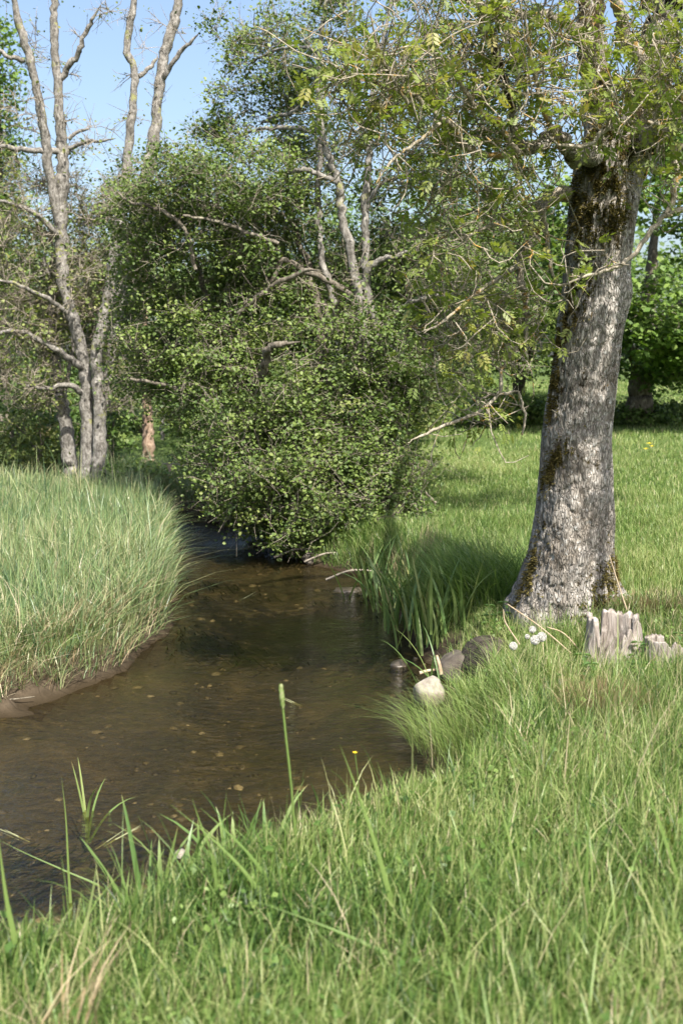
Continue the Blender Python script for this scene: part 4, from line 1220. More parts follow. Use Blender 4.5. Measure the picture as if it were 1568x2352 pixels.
limbs.append(world_limb([(2.05, 7.95, 3.75), (2.40, 7.1, 4.3), (2.75, 6.0, 4.85), (3.1, 5.0, 5.3), (3.45, 4.0, 5.9)], .10, .035))
limbs.append(world_limb([(1.95, 8.4, 5.2), (2.2, 9.0, 6.2), (2.6, 9.7, 7.0), (3.6, 10.0, 7.5)], .08, .02))
limbs.append(world_limb([(2.75, 6.0, 4.85), (2.62, 5.5, 5.35), (2.6, 4.9, 6.0)], .05, .02))
sk = np.concatenate([p for p, r in limbs]) - ash_base
sr = np.concatenate([r for p, r in limbs])
ca = np.vstack([blob(1050, 180, 7.3, 170, 130, .7, 62), blob(900, 230, 6.9, 130, 120, .5, 40), blob(1190, 230, 7.2, 120, 110, .6, 42), blob(1230, 70, 7.4, 150, 70, .7, 40), blob(1010, 40, 7.3, 160, 60, .6, 34), blob(1470, 130, 7.0, 130, 110, .6, 26),
                blob(1420, 240, 6.8, 110, 50, .4, 20), blob(1540, 180, 6.9, 60, 90, .5, 30), blob(1060, 420, 7.3, 180, 90, .6, 30), blob(1190, 430, 7.4, 80, 80, .4, 14), blob(1100, 600, 7.4, 150, 110, .6, 32), blob(1190, 720, 7.6, 60, 80, .3, 16),
                blob(1060, 760, 7.5, 120, 80, .5, 24), blob(1080, 930, 7.5, 110, 50, .4, 12), blob(1540, 420, 7.0, 40, 80, .3, 10), blob(1330, 620, 6.8, 40, 25, .15, 5), blob(800, 200, 6.7, 80, 80, .4, 16),
                # crown above the frame: unseen sprays, placed to shade the trunk and meadow
                blob(1300, -350, 7.0, 480, 220, 1.6, 26), blob(1650, -250, 6.6, 300, 330, 1.5, 10), wblob((2.75, 5.6, 5.0), (.7, .9, .8), 10), wblob((2.45, 6.35, 3.95), (.40, .4, .35), 12), wblob((3.9, 9.6, 7.6), (1.9, .8, .45), 190), wblob((2.9, 5.2, 5.7), (.5, .5, .3), 10), wblob((3.2, 4.8, 4.6), (.5, .6, .5), 8), blob(1100, -550, 7.2, 450, 200, 1.6, 45), blob(1500, -750, 6.0, 500, 250, 1.8, 8)])
tw = Acc()
dirs = grow(sk, sr, ca - ash_base, tw, 4, 0.018, 0.0045, 0.05, 0.010, 0.09)
# bare side twigs with lichen
nb = len(ca) * 3
cst = np.repeat(ca - ash_base, 3, 0); dv0 = np.repeat(dirs, 3, 0)
for a in range(nb):
    if rng.random() < .15: continue
    s0 = cst[a] - dv0[a] * rng.uniform(0, .35); dv = norm(dv0[a] * .7 + rng.normal(0, .6, 3)); ln = rng.uniform(.12, .5)
    cv = rng.normal(0, .22, 3) * ln; cv[2] -= .12 * ln
    u_ = np.linspace(0, 1, 6)[:, None]
    pts = s0 + dv * ln * u_ + cv * 4 * u_ * (1 - u_) + np.array((0, 0, .18 * ln)) * u_ ** 3 + rng.normal(0, .006, (6, 3))
    V, q = tube(pts, [.0048, .0045, .004, .0036, .003, .002], 3)
    tw.add(V, q)
tag(link('twigs', tw.mesh('ash_twigs', M['ash_twig']), ash_root), kind='stuff')


def ash_leaf_geo(npairs=3, s=1.0):
    """compound leaf along +x: rachis and paired leaflets that droop"""
    V, T = [], []

    def leaflet(o, dx, dy, ln, dz):
        b = len(V)
        d = np.array((dx, dy, dz)); d = d / np.linalg.norm(d)
        s_ = np.cross(d, (0, 0, 1)); s_ = s_ / np.linalg.norm(s_)
        o = np.array(o)
        V.extend([o, o + d * ln * .45 - s_ * ln * .22 + np.array((0, 0, .03)) * ln, o + d * ln, o + d * ln * .45 + s_ * ln * .22 + np.array((0, 0, .03)) * ln])
        T.extend([(b, b + 1, b + 2), (b, b + 2, b + 3)])
    for k in range(npairs):
        t = .28 + .62 * k / npairs
        o = (t, 0, -.25 * t * t)
        ln = .50 * (1 - .25 * abs(k / npairs - .4))
        leaflet(o, .55, .8, ln, -.25); leaflet(o, .55, -.8, ln, -.25)
    leaflet((.9, 0, -.2), 1, 0, .42, -.35)
    b = len(V)
    V.extend([(0, -.006, 0), (0, .006, 0), (.9, 0, -.2)]); T.append((b, b + 1, b + 2))
    return np.array([np.array(v, float) for v in V]), np.array(T)


LV, LT = ash_leaf_geo()
ash_variants = [build_mesh('ash_leaf', LV, None, LT, M['ash'], np.full(len(LV), v)) for v in (.25, .4, .5, .6, .75, .95)]
per = 8
pos = np.repeat(ca, per, 0) + rng.normal(0, .09, (len(ca) * per, 3))
dirl = norm(np.repeat(dirs, per, 0) + rng.normal(0, .7, pos.shape) + np.array((0, 0, .05)))
kp = rng.random(len(pos)) < .78
pos, dirl = pos[kp], dirl[kp]
size = rng.uniform(.055, .125, len(pos))
tin = np.clip(rng.normal(.60, .2, len(pos)), 0, 1)
upv = np.array((0, 0, 1.0)) + rng.normal(0, .35, pos.shape)
yl = norm(np.cross(upv, dirl)); zl = np.cross(dirl, yl)
px, py, f = project(pos)
inside = (px > 0) & (px < 1568) & (py > 0) & (py < 2352)
order = np.argsort(np.where(inside, f / size, 1e6))
for a in order[:300]:
    o = bpy.data.objects.new('leaf', ash_variants[int(tin[a] * 5.99)])
    col.objects.link(o); o.parent = ash_root
    p_ = pos[a] - ash_base; s = size[a]
    o.matrix_basis = Matrix([[dirl[a][c] * s, yl[a][c] * s, zl[a][c] * s, p_[c]] for c in range(3)] + [[0, 0, 0, 1]])
rest = order[300:]
Rm = np.stack([dirl[rest], yl[rest], zl[rest]], -1)
V = np.einsum('nij,kj->nki', Rm, LV) * size[rest][:, None, None] + (pos[rest] - ash_base)[:, None, :]
T = (np.arange(len(rest)) * len(LV))[:, None, None] + LT[None]
c = Acc(); c.add(V.reshape(-1, 3), None, T.reshape(-1, 3), np.repeat(tin[rest], len(LV)))
tag(link('foliage', c.mesh('ash_foliage', M['ash']), ash_root), kind='stuff')


# ------------------------------------------------------------------ trees behind
def back_tree(name, px, base_py, d, top_py, halfw, label, cat, leafm, bark, trunk_px, ncl=150, nleaf=36, size=.13, crown_low=None, group='trees behind the meadow', lean=0, spread=.5, lobes=7, tshift=0, parts=0, deep=0):
    x0 = P(px, base_py, d)[0]
    base = np.array((x0, d, ground_at(x0, d)))
    zt = P(px, top_py, d)[2]; zl_ = P(px, crown_low or base_py - 60, d)[2]
    hw = halfw * d / F
    hz = (zt - zl_) / 2
    r0 = trunk_px * d / F
    n = 20
    t = np.linspace(0, 1, n)
    tp = base + np.stack([lean * t + .15 * np.sin(t * 5 + px), .15 * np.cos(t * 4 + px), t * (zt - base[2]) * .85 - .1], -1)
    tr = r0 * (1 - t) ** .8 + .02 + r0 * .7 * np.exp(-t * 18)
    st = [(tp, tr)]
    cl_ = []
    cen = np.array((x0 + lean * .6, d, (zt + zl_) / 2))
    for k in range(lobes):
        v = norm(rng.normal(0, 1, 3)) * rng.uniform(.35, .75)
        dp = max(hw * .8, deep)
        c0 = cen + v * np.array((hw, dp, hz))
        rr = rng.uniform(.38, .6) * np.array((hw, dp, hz))
        m_ = ncl // lobes
        vv = norm(rng.normal(0, 1, (m_, 3))) * (.55 + .45 * rng.random((m_, 1)) ** .5)
        cl_.append(c0 + vv * rr)
        if k < 6:
            i0 = int(np.clip((zl_ - base[2] + .15 * hz * k) / max(zt - base[2], .1) * n, 3, n - 4))
            q_ = np.array([tp[i0], (tp[i0] + c0) / 2 + np.array((0, 0, -.05 * hz)), c0])
            st.append((spline(q_, 10), np.linspace(max(tr[i0] * .6, .03), .02, 10)))
    return tree(name, label, cat, st, np.vstack(cl_), nleaf, size, 'far_leaf', leafm, bark, M['twig'], spread=spread, shape=4, group=group, rmax=.05, flat=.75, tshift=tshift, rtip=.008)


oks = [stem_pts([(1466, 945, 40), (1468, 925, 30), (1470, 890, 27), (1474, 850, 24), (1480, 780, 20), (1490, 680, 16), (1500, 560, 10), (1510, 440, 6)], 30, 40),
       stem_pts([(1474, 885, 12), (1500, 868, 9), (1530, 862, 8), (1580, 850, 6), (1640, 830, 4)], 29.6, 20, dd=[.4, -1]), stem_pts([(1474, 850, 14), (1430, 780, 10), (1380, 720, 6)], 29.5, 16, dd=[.4, -1]),
       stem_pts([(1480, 780, 14), (1550, 700, 9), (1620, 640, 5)], 29.5, 16, dd=[.4, -1.5])]
cok = []
for k in range(60):
    v = norm(rng.normal(0, 1, 3)); v[1] = -abs(v[1]) if k % 3 else v[1]
    cc_ = np.array((1500 + 270 * v[0], 590 + 275 * v[2]))
    cok.append(blob(cc_[0], min(cc_[1], 835), 30 + 4.5 * v[1], 75, 48, 1.0, 17, .8))
tree('oak_tree', 'broad bright green oak standing in the meadow beyond the big trunk', 'tree', oks, np.vstack(cok), 48, .15, 'far_leaf', M['oak'], M['dark_bark'], M['twig'], spread=.42, shape=4, rmax=.05, flat=.6, rtip=.008, up=.8)
back_tree('background_tree', 1190, 950, 33, 420, 220, 'round leafy tree in the wood edge left of the oak', 'tree', M['wood_leaf'], M['dark_bark'], 14, 520, 36, .15, crown_low=880, lobes=14, deep=6)
back_tree('background_tree', 1025, 930, 31, 330, 210, 'tall leafy tree with pale slender trunk beyond the meadow shade', 'tree', M['wood_leaf'], M['alder_bark'], 8, 520, 36, .14, crown_low=880, lobes=14, deep=5)
back_tree('background_tree', 1092, 950, 31, 560, 120, 'small tree with thin grey trunk at the shaded meadow edge', 'tree', M['wood_leaf'], M['alder_bark'], 8, 150, 36, .13, crown_low=870)
back_tree('background_tree', 860, 960, 38, 420, 170, 'leafy tree half hidden behind the tall twin-stemmed alder', 'tree', M['wood_leaf'], M['dark_bark'], 14, 260, 34, .16)
back_tree('background_tree', 690, 980, 40, 440, 180, 'woodland tree showing through gaps above the alder bush', 'tree', M['wood_leaf'], M['dark_bark'], 14, 240, 34, .16)
back_tree('background_tree', 480, 990, 36, 470, 170, 'woodland tree behind the middle of the alder bush', 'tree', M['wood_leaf'], M['dark_bark'], 14, 240, 34, .15)
back_tree('background_tree', 300, 1000, 34, 440, 150, 'pale green tree seen between the bare alder stems', 'tree', M['olive'], M['dark_bark'], 12, 220, 34, .13)
back_tree('background_tree', 130, 1000, 33, 430, 140, 'leafy tree behind the bases of the bare alders', 'tree', M['wood_leaf'], M['dark_bark'], 12, 220, 34, .14)
back_tree('background_tree', 0, 1000, 27, -40, 95, 'tall bright green tree rising at the far left edge', 'tree', M['oak'], M['dark_bark'], 14, 420, 40, .11, crown_low=880, lobes=12, spread=.4)
back_tree('background_tree', 1330, 940, 44, 520, 220, 'far green tree seen past the left side of the big trunk', 'tree', M['wood_leaf'], M['dark_bark'], 10, 320, 36, .2, crown_low=870, lobes=10)
back_tree('background_tree', 1000, 930, 42, 480, 230, 'deep green tree filling the gap between alder and far trees', 'tree', M['wood_leaf'], M['dark_bark'], 12, 320, 36, .18, crown_low=880, lobes=10)
back_tree('background_tree', 1700, 960, 34, 300, 200, 'leafy tree at the right edge beyond the oak', 'tree', M['oak'], M['dark_bark'], 20, 260, 36, .16)
# slender reddish trunk, lit, left of the bush
d_ = 22.0
rp = stem_pts([(340, 1062, 17), (341, 1045, 14), (340, 1000, 13), (339, 960, 12), (338, 900, 11), (334, 800, 10), (332, 700, 8), (330, 560, 5)], d_, 36)
tree('birch_tree', 'small tree with smooth reddish sunlit trunk behind the bush', 'tree', [rp], blob(350, 760, d_, 120, 130, 1.2, 90), 30, .09, 'far_leaf', M['wood_leaf'], M['pine_bark'], M['twig'], shape=4, spread=.4)
rp = stem_pts([(372, 1010, 5), (373, 980, 4.5), (376, 930, 4), (380, 860, 3)], 24, 14)
tree('sapling', 'thin grey sapling right of the reddish trunk', 'tree', [rp], blob(400, 830, 24, 60, 60, .6, 30), 26, .09, 'far_leaf', M['wood_leaf'], M['alder_bark'], M['twig'], shape=4, spread=.35)


# shrubs
def shrub(px, py, d, rx, ry, rd, n, label, mat, size=.07, nleaf=30, spread=.22, name='shrub', group='shrubs on the far bank'):
    b = P(px, py + ry, d)
    b[2] = ground_at(b[0], b[1])
    st = []
    for k in range(5):
        e_ = P(px + rng.uniform(-.6, .6) * rx, py - ry * rng.uniform(0, .6), d + rng.uniform(-.5, .5) * rd)
        st.append((spline(np.array([b - (0, 0, .05), (b + e_) / 2 + rng.normal(0, .1, 3), e_]), 10), np.linspace(.03, .008, 10)))
    return tree(name, label, 'shrub', st, blob(px, py, d, rx, ry, rd, n), nleaf, size, 'far_leaf', mat, M['dark_bark'], M['twig'], spread=spread, shape=4, group=group, part_names=['stem'] * 5)


shrub(75, 1010, 19.6, 85, 70, .8, 90, 'yellow green shrub beside the alder bases at the left edge', M['olive'], .085)
shrub(30, 930, 22, 110, 110, 1.2, 120, 'dark green bushy shrub at the left edge behind the alders', M['wood_leaf'], .10)
shrub(262, 1000, 20.5, 36, 70, .5, 36, 'leafy shrub between the grey alder trunks and the reddish trunk', M['wood_leaf'], .09)
shrub(460, 1000, 21, 70, 80, .8, 70, 'green shrub under the bush right of the reddish trunk', M['wood_leaf'], .09)
shrub(330, 1110, 18.4, 110, 45, .5, 110, 'low dark green growth on the shaded stream bank below the reddish trunk', M['wood_leaf'], .075)
shrub(170, 940, 25, 120, 90, 1.2, 130, 'dark leafy shrub behind the slim dark alder stem', M['wood_leaf'], .11)
shrub(330, 900, 27, 130, 90, 1.2, 130, 'dark leafy shrub far behind the reddish trunk', M['wood_leaf'], .12)
shrub(520, 930, 26, 130, 100, 1.2, 110, 'dark leafy growth seen under the middle of the bush', M['wood_leaf'], .12)
shrub(950, 950, 24, 80, 40, .8, 80, 'pale green low shrub at the shaded meadow edge', M['olive'], .09)
shrub(1130, 945, 30, 130, 36, 1.2, 220, 'dark nettle growth under the trees at the meadow edge', M['wood_leaf'], .10)
shrub(1480, 950, 30.5, 140, 28, 1.2, 200, 'low leafy growth under the oak', M['wood_leaf'], .10)
shrub(1240, 945, 31, 90, 36, 1.2, 150, 'leafy growth just left of the big trunk under the wood edge', M['wood_leaf'], .10)

# distant treeline
n = 2600
xs = rng.uniform(-90, 110, n); ys = 95 + rng.uniform(0, 22, n) + .05 * np.abs(xs)
top = 7 + 5 * fnoise(xs * .12, ys * .05, 77)
zz = height(xs, ys) + top * np.sqrt(rng.random(n)) 
cpos = np.repeat(np.stack([xs, ys, zz], -1), 14, 0) + rng.normal(0, .7, (n * 14, 3))
V, q, kk = leaf_cloud(cpos, rng.uniform(.35, .8, n * 14), 4)
c = Acc(); c.add(V, q, tint=np.repeat(np.clip(rng.normal(.45, .2, n * 14), 0, 1), 4))
tag(link('treeline', c.mesh('treeline', M['wood_leaf'])), 'distant green treeline closing the fields', 'treeline', kind='stuff')


# ------------------------------------------------------------------ stones and wood
def rock(name, c, r, seed, mat, label, cat='stone', group=None, amp=.28, sub=4, sink=0):
    import bmesh
    bm = bmesh.new()
    bmesh.ops.create_icosphere(bm, subdivisions=sub, radius=1)
    V = np.array([v.co[:] for v in bm.verts]); T = np.array([[v.index for v in f.verts] for f in bm.faces])
    bm.free()
    nn = fnoise(V[:, 0] * 1.4 + 9 + seed, V[:, 1] * 1.4 + V[:, 2] * 1.9 + seed * 3, seed) - .5
    n2 = fnoise(V[:, 0] * 5 + seed, V[:, 2] * 5 + V[:, 1] * 4, seed + 5) - .5
    V = V * (1 + amp * 2 * nn + amp * .5 * n2)[:, None]
    for k in range(7):     # planed facets
        dn = norm(np.random.default_rng(seed * 10 + k).normal(0, 1, 3)); cut = .74
        dd = V @ dn
        V = V - np.maximum(dd - cut, 0)[:, None] * dn * .8
    V = V * np.array(r)
    me = build_mesh(name, V, None, T, mat, np.full(len(V), .5), True)
    return tag(link(name, me, loc=(c[0], c[1], c[2] - sink)), label, cat, group)


def stone_two_tone():
    m, nt, out = new_mat('waterline_stone')
    b = nt.nodes.new('ShaderNodeBsdfPrincipled'); b.inputs['Roughness'].default_value = .8
    n_ = noise(nt, 14, 5, .7, coords(nt))
    dry = ramp(nt, [(.35, (.15, .13, .105)), (.6, (.28, .255, .215)), (.8, (.40, .37, .33))], n_.outputs[0])
    wet = ramp(nt, [(.3, (.10, .08, .06)), (.7, (.20, .165, .125))], n_.outputs[0])
    geo = nt.nodes.new('ShaderNodeNewGeometry'); sx = nt.nodes.new('ShaderNodeSeparateXYZ')
    nt.links.new(geo.outputs['Position'], sx.inputs[0])
    ad = nt.nodes.new('ShaderNodeMath'); ad.operation = 'MULTIPLY_ADD'; ad.inputs[1].default_value = .04
    nt.links.new(n_.outputs[0], ad.inputs[0]); nt.links.new(sx.outputs['Z'], ad.inputs[2])
    r = ramp(nt, [(.095, (0, 0, 0)), (.115, (1, 1, 1))], ad.outputs[0])
    nt.links.new(mixc(nt, r.outputs[0], wet.outputs[0], dry.outputs[0]), b.inputs['Base Color'])
    bp = nt.nodes.new('ShaderNodeBump'); bp.inputs['Strength'].default_value = .5; bp.inputs['Distance'].default_value = .02
    nt.links.new(n_.outputs[0], bp.inputs['Height']); nt.links.new(bp.outputs[0], b.inputs['Normal'])
    nt.links.new(b.outputs[0], out.inputs[0])
    return m


M['tide_rock'] = stone_two_tone()
gS = 'stones along the stream'
c = G(982, 1612); rock('stone', (c[0], c[1], .06), (.115, .10, .12), 3, M['tide_rock'], 'pale stone with dark wet foot standing in the water by the grass tuft', group=gS, amp=.18)
c = G(915, 1528); rock('stone', (c[0], c[1], -.01), (.075, .08, .055), 5, M['wet_rock'], 'dark wet stone just breaking the water beside the irises', group=gS)
c = P(1145, 1490, 7.9); rock('boulder', (c[0] - .02, 7.98, .13), (.28, .24, .20), 8, M['root_rock'], 'dark furrowed boulder wedged under the big tree root', group=gS, amp=.2)
c = P(1060, 1530, 8.1); rock('boulder', (c[0], 8.15, .04), (.18, .20, .18), 11, M['grey_rock'], 'grey boulder at the waterline half under grass', group=gS, amp=.2)
c = P(390, 1352, 11.4); rock('stone', (c[0] - .05, 11.4, .05), (.13, .12, .10), 13, M['pale_rock'], 'buff stone in the grass rim of the far bank', group=gS)
c = G(416, 1972, .22); rock('stone', (c[0], c[1], .24), (.026, .022, .024), 17, M['pale_rock'], 'small whitish stone among the near iris blades', group=gS)
c = G(800, 1355); rock('stone', (c[0], c[1], -.015), (.17, .13, .05), 19, M['wet_rock'], 'flat stone lying at the water edge under the bush', group=gS)
for (a, b_, s, lb) in ((720, 1296, .16, 'grey stone at the foot of the bush, left of the flat stones'), (770, 1300, .2, 'larger grey stone at the foot of the bush'), (838, 1285, .24, 'rounded stone in the gap between bush and irises'), (585, 1205, .24, 'brown stone under the leaning bush trunk')):
    c = G(a, b_); rock('stone', (c[0], c[1] + .1, .05), (s, s * .8, s * .6), int(a), M['grey_rock'], lb, group=gS)


def stick(pts, r, label, mat=None, name='stick', group='dead sticks by the water'):
    p = spline(np.array(pts), 12); V, q = tube(p - p[0], np.linspace(r, r * .6, 12), 7)
    return tag(link(name, build_mesh(name, V, q, None, mat or M['dead_stem'], np.full(len(V), .5), True), loc=p[0]), label, 'stick', group)


stick([P(963, 1546, 8.0), P(985, 1540, 8.02), P(1012, 1538, 8.1)], .014, 'pale dead stick lying above the pale stone')
stick([P(1012, 1548, 8.0), P(1008, 1525, 8.0), P(1002, 1505, 8.02)], .016, 'short upright broken stick by the grey boulder')
stick([P(0, 1566, 7.75), P(40, 1562, 7.8), P(75, 1558, 7.9)], .008, 'thin bleached stick on the mud')
stick([P(5, 1608, 7.4), P(40, 1605, 7.4), P(80, 1600, 7.45)], .006, 'dark wet twig on the mud spit', M['twig'])
stick([P(395, 1082, 17.5), P(386, 1062, 17.5)], .05, 'grey broken stake on the shaded bank', M['dead_stem'])
stick([P(1000, 1155, 13.5), P(985, 1140, 13.5), P(975, 1128, 13.5)], .02, 'bare wooden stake leaning in the meadow grass', M['twig'])
stick([P(375, 1065, 17.3), P(420, 1070, 16.8), P(480, 1108, 16.2)], .010, 'long thin bare branch drooping over the shaded bank', M['pale_twig'])
for k, (a, b_, lb) in enumerate(((690, 1270, 'pale dead branch tangled under the bush, left end'), (760, 1280, 'pale dead branch tangled under the bush, middle'), (815, 1322, 'bare forked branch resting on stones under the bush'))):
    q0 = G(a, b_ + 20); stick([q0 + (-.3, 0, .05), q0 + (0, -.05, .16), q0 + (.45, .1, .08)], .014, lb, M['pale_twig'])
# leaning dry stalks by the trunk
for (a, lb) in (([(1192, 1480), (1160, 1430), (1155, 1400)], 'thin dry stalk leaning off the left root'), ([(1310, 1500), (1240, 1440), (1165, 1388)], 'long pale dry stalk crossing the left root'),
                ([(1438, 1400), (1415, 1330), (1398, 1275)], 'long pale straw leaning on the trunk above the stump'), ([(1365, 1540), (1300, 1460), (1255, 1440)], 'bent dry stalk in the grass below the trunk'),
                ([(1180, 1700), (1165, 1630), (1130, 1570)], 'dry stalk slanting in the grass above the tuft')):
    stick([P(p_[0], p_[1], 7.2) for p_ in a], .005, lb, name='dry_stalk', group='dry stalks round the trunk')


def stump(cpx, cpy, d, rx, ry, h, seed, label, gap=None):
    c = P(cpx, cpy, d); c[2] = ground_at(c[0], c[1]) - .04
    nU_, nV_ = 96, 26
    TH_, T_ = np.meshgrid(np.linspace(0, 2 * np.pi, nU_, endpoint=False), np.linspace(0, 1, nV_))
    cu, su = np.cos(TH_), np.sin(TH_)
    jag = fnoise(cu * 2.2 + seed, su * 2.2 + seed, seed, 4); jag2 = fnoise(cu * 9 + seed, su * 9, seed + 3, 2)
    top_ = h * (.50 + .55 * sstep(.38, .5, jag) + .14 * (jag2 - .5) + .08 * (fnoise(cu * 21, su * 21, seed + 6) - .5))
    if gap:
        for ga, gw, gd in gap: top_ = top_ * (1 - gd * np.exp(-(np.angle(np.exp(1j * (TH_ - ga))) / gw) ** 2))
    fl = 1 + .25 * (1 - T_) ** 2 + .12 * (fnoise(TH_ * 6, T_ * 2 + seed, seed + 1) - .5) + .05 * (fnoise(TH_ * 22, T_ * 3, seed + 2) - .5)
    outer = np.stack([rx * fl * cu, ry * fl * su, top_ * T_], -1).reshape(-1, 3)
    inner = np.stack([rx * (fl - .28 + .08 * T_) * cu, ry * (fl - .28 + .08 * T_) * su, top_ * T_ * .97], -1).reshape(-1, 3)[::1]
    i = np.arange(nV_ - 1)[:, None]; j = np.arange(nU_)[None, :]
    qo = np.stack([i * nU_ + j, i * nU_ + (j + 1) % nU_, (i + 1) * nU_ + (j + 1) % nU_, (i + 1) * nU_ + j], -1).reshape(-1, 4)
    qi = qo[:, ::-1] + len(outer)
    j = np.arange(nU_); o = (nV_ - 1) * nU_
    rim = np.stack([o + j, o + (j + 1) % nU_, o + (j + 1) % nU_ + len(outer), o + j + len(outer)], -1)
    me = build_mesh('broken_stump', np.vstack([outer, inner]), np.vstack([qo, qi, rim]), None, M['dead_wood'], np.full(len(outer) * 2, .5), True)
    return tag(link('broken_stump', me, loc=c), label, 'stump', 'rotten stumps in front of the ash')


stump(1412, 1450, 7.1, .18, .14, .34, 4, 'hollow broken stump with pale jagged rim in front of the ash', gap=[(R(-120), .22, .75), (R(-10), .4, .6)])
stump(1530, 1475, 6.9, .13, .11, .20, 9, 'smaller splintered stump remnant at the right edge', gap=[(R(0), .9, .6)])


# ------------------------------------------------------------------ irises, flowers, stalks
def sword_leaf(L_, w_, az, lean, bend, tint, mat, root, off):
    n_ = 9
    t = np.linspace(0, 1, n_)
    out_ = L_ * (lean * t + bend * t ** 3); up_ = L_ * t * np.sqrt(np.maximum(1 - (lean + bend * t * t) ** 2 * .8, .05))
    c = np.stack([np.cos(az) * out_, np.sin(az) * out_, up_], -1) + off
    fa = az + math.pi / 2 + rng.normal(0, .5)
    s = np.array((math.cos(fa), math.sin(fa), 0))
    w = w_ * .5 * np.minimum(1, .75 + t) * (1 - t ** 3) ** .7
    dv = np.array((math.cos(az), math.sin(az), 0))
    V = np.concatenate([c - s * w[:, None], c + dv * (w * .25)[:, None], c + s * w[:, None]])
    i = np.arange(n_ - 1)
    q = np.concatenate([np.stack([i, i + n_, i + n_ + 1, i + 1], -1), np.stack([i + n_, i + 2 * n_, i + 2 * n_ + 1, i + n_ + 1], -1)])
    tv = np.tile(np.clip(tint + .5 * np.maximum(t - .88, 0) / .12 * (rng.random() < .4), 0, 1), 3)
    link('leaf', build_mesh('iris_leaf', V, q, None, mat, tv, True), root)


def iris(base, n_, h, w_, label, spread=.12, lean=(.05, .4), tint=(.5, .96), group='yellow iris clumps', name='iris_plant', bias=None):
    base = np.array(base, float)
    rt = empty(name, base, label, 'iris', group)
    for k in range(n_):
        az = rng.uniform(0, 6.283) if bias is None else bias + rng.normal(0, 1.2)
        off = np.array((rng.normal(0, spread), rng.normal(0, spread * .7), -.03))
        sword_leaf(rng.uniform(*h), rng.uniform(*w_), az, rng.uniform(*lean), rng.uniform(0, .35), rng.uniform(*tint), M['iris'], rt, off)
    return rt


def gz(px, py, z=0.0, dz=0):
    c = G(px, py, z); return np.array((c[0], c[1], max(ground_at(c[0], c[1]), -.12) + dz))


iris(gz(985, 1500), 42, (.40, .66), (.018, .030), 'broad iris clump by the boulder, nearest of the bank clumps', .16)
iris(gz(1035, 1478, .1), 34, (.40, .66), (.018, .030), 'iris clump against the bank between boulder and tall grass', .15)
iris(gz(940, 1450), 34, (.40, .66), (.018, .028), 'iris clump standing in the water edge, middle of the row', .15)
iris(gz(905, 1400), 26, (.45, .75), (.016, .026), 'iris clump with leaves arching over the water', .14, (.1, .6), bias=math.pi)
iris(gz(985, 1430, .15), 30, (.4, .65), (.016, .026), 'iris clump behind the middle of the row', .16)
iris(gz(865, 1370), 24, (.45, .75), (.016, .026), 'farthest iris clump next to the bush', .15, (.1, .6))
iris(gz(930, 1340, .1), 16, (.4, .65), (.013, .020), 'dark iris clump in the shade behind the row', .2)
iris(gz(1000, 1580), 7, (.35, .55), (.012, .018), 'few iris leaves bending over the water above the pale stone', .05, (.2, .7), bias=math.pi)
iris(gz(208, 1872), 5, (.26, .46), (.013, .019), 'small iris shoot alone in the open water', .012, (.02, .5), (.6, .95))
c = G(385, 2020, .30); iris((c[0], c[1], ground_at(c[0], c[1])), 20, (0.34, 0.56), (.020, .030), 'iris clump with fan of leaves next to the small whitish stone', .07, (.05, .5), (.5, .95))
c = G(335, 2020, .30); iris((c[0], c[1], ground_at(c[0], c[1])), 12, (0.30, 0.50), (.016, .025), 'thin iris clump at the near bank left of the small stone', .06, (.05, .5), (.4, .9))
c = G(555, 1950, .30); iris((c[0], c[1], ground_at(c[0], c[1])), 22, (0.34, 0.54), (.019, .028), 'iris clump on the near bank right of the small stone', .09, (.05, .4), (.5, .95))
c = G(620, 1930, .30); iris((c[0], c[1], ground_at(c[0], c[1])), 10, (0.30, 0.48), (.016, .024), 'small iris clump beside the tall near seed stalk', .05, (.05, .3), (.4, .9))
c = G(700, 1880, .30); iris((c[0], c[1], ground_at(c[0], c[1])), 6, (0.30, 0.5), (.014, .02), 'slim pair of iris leaves rising from the bank edge', .04, (.0, .2), (.6, .95))

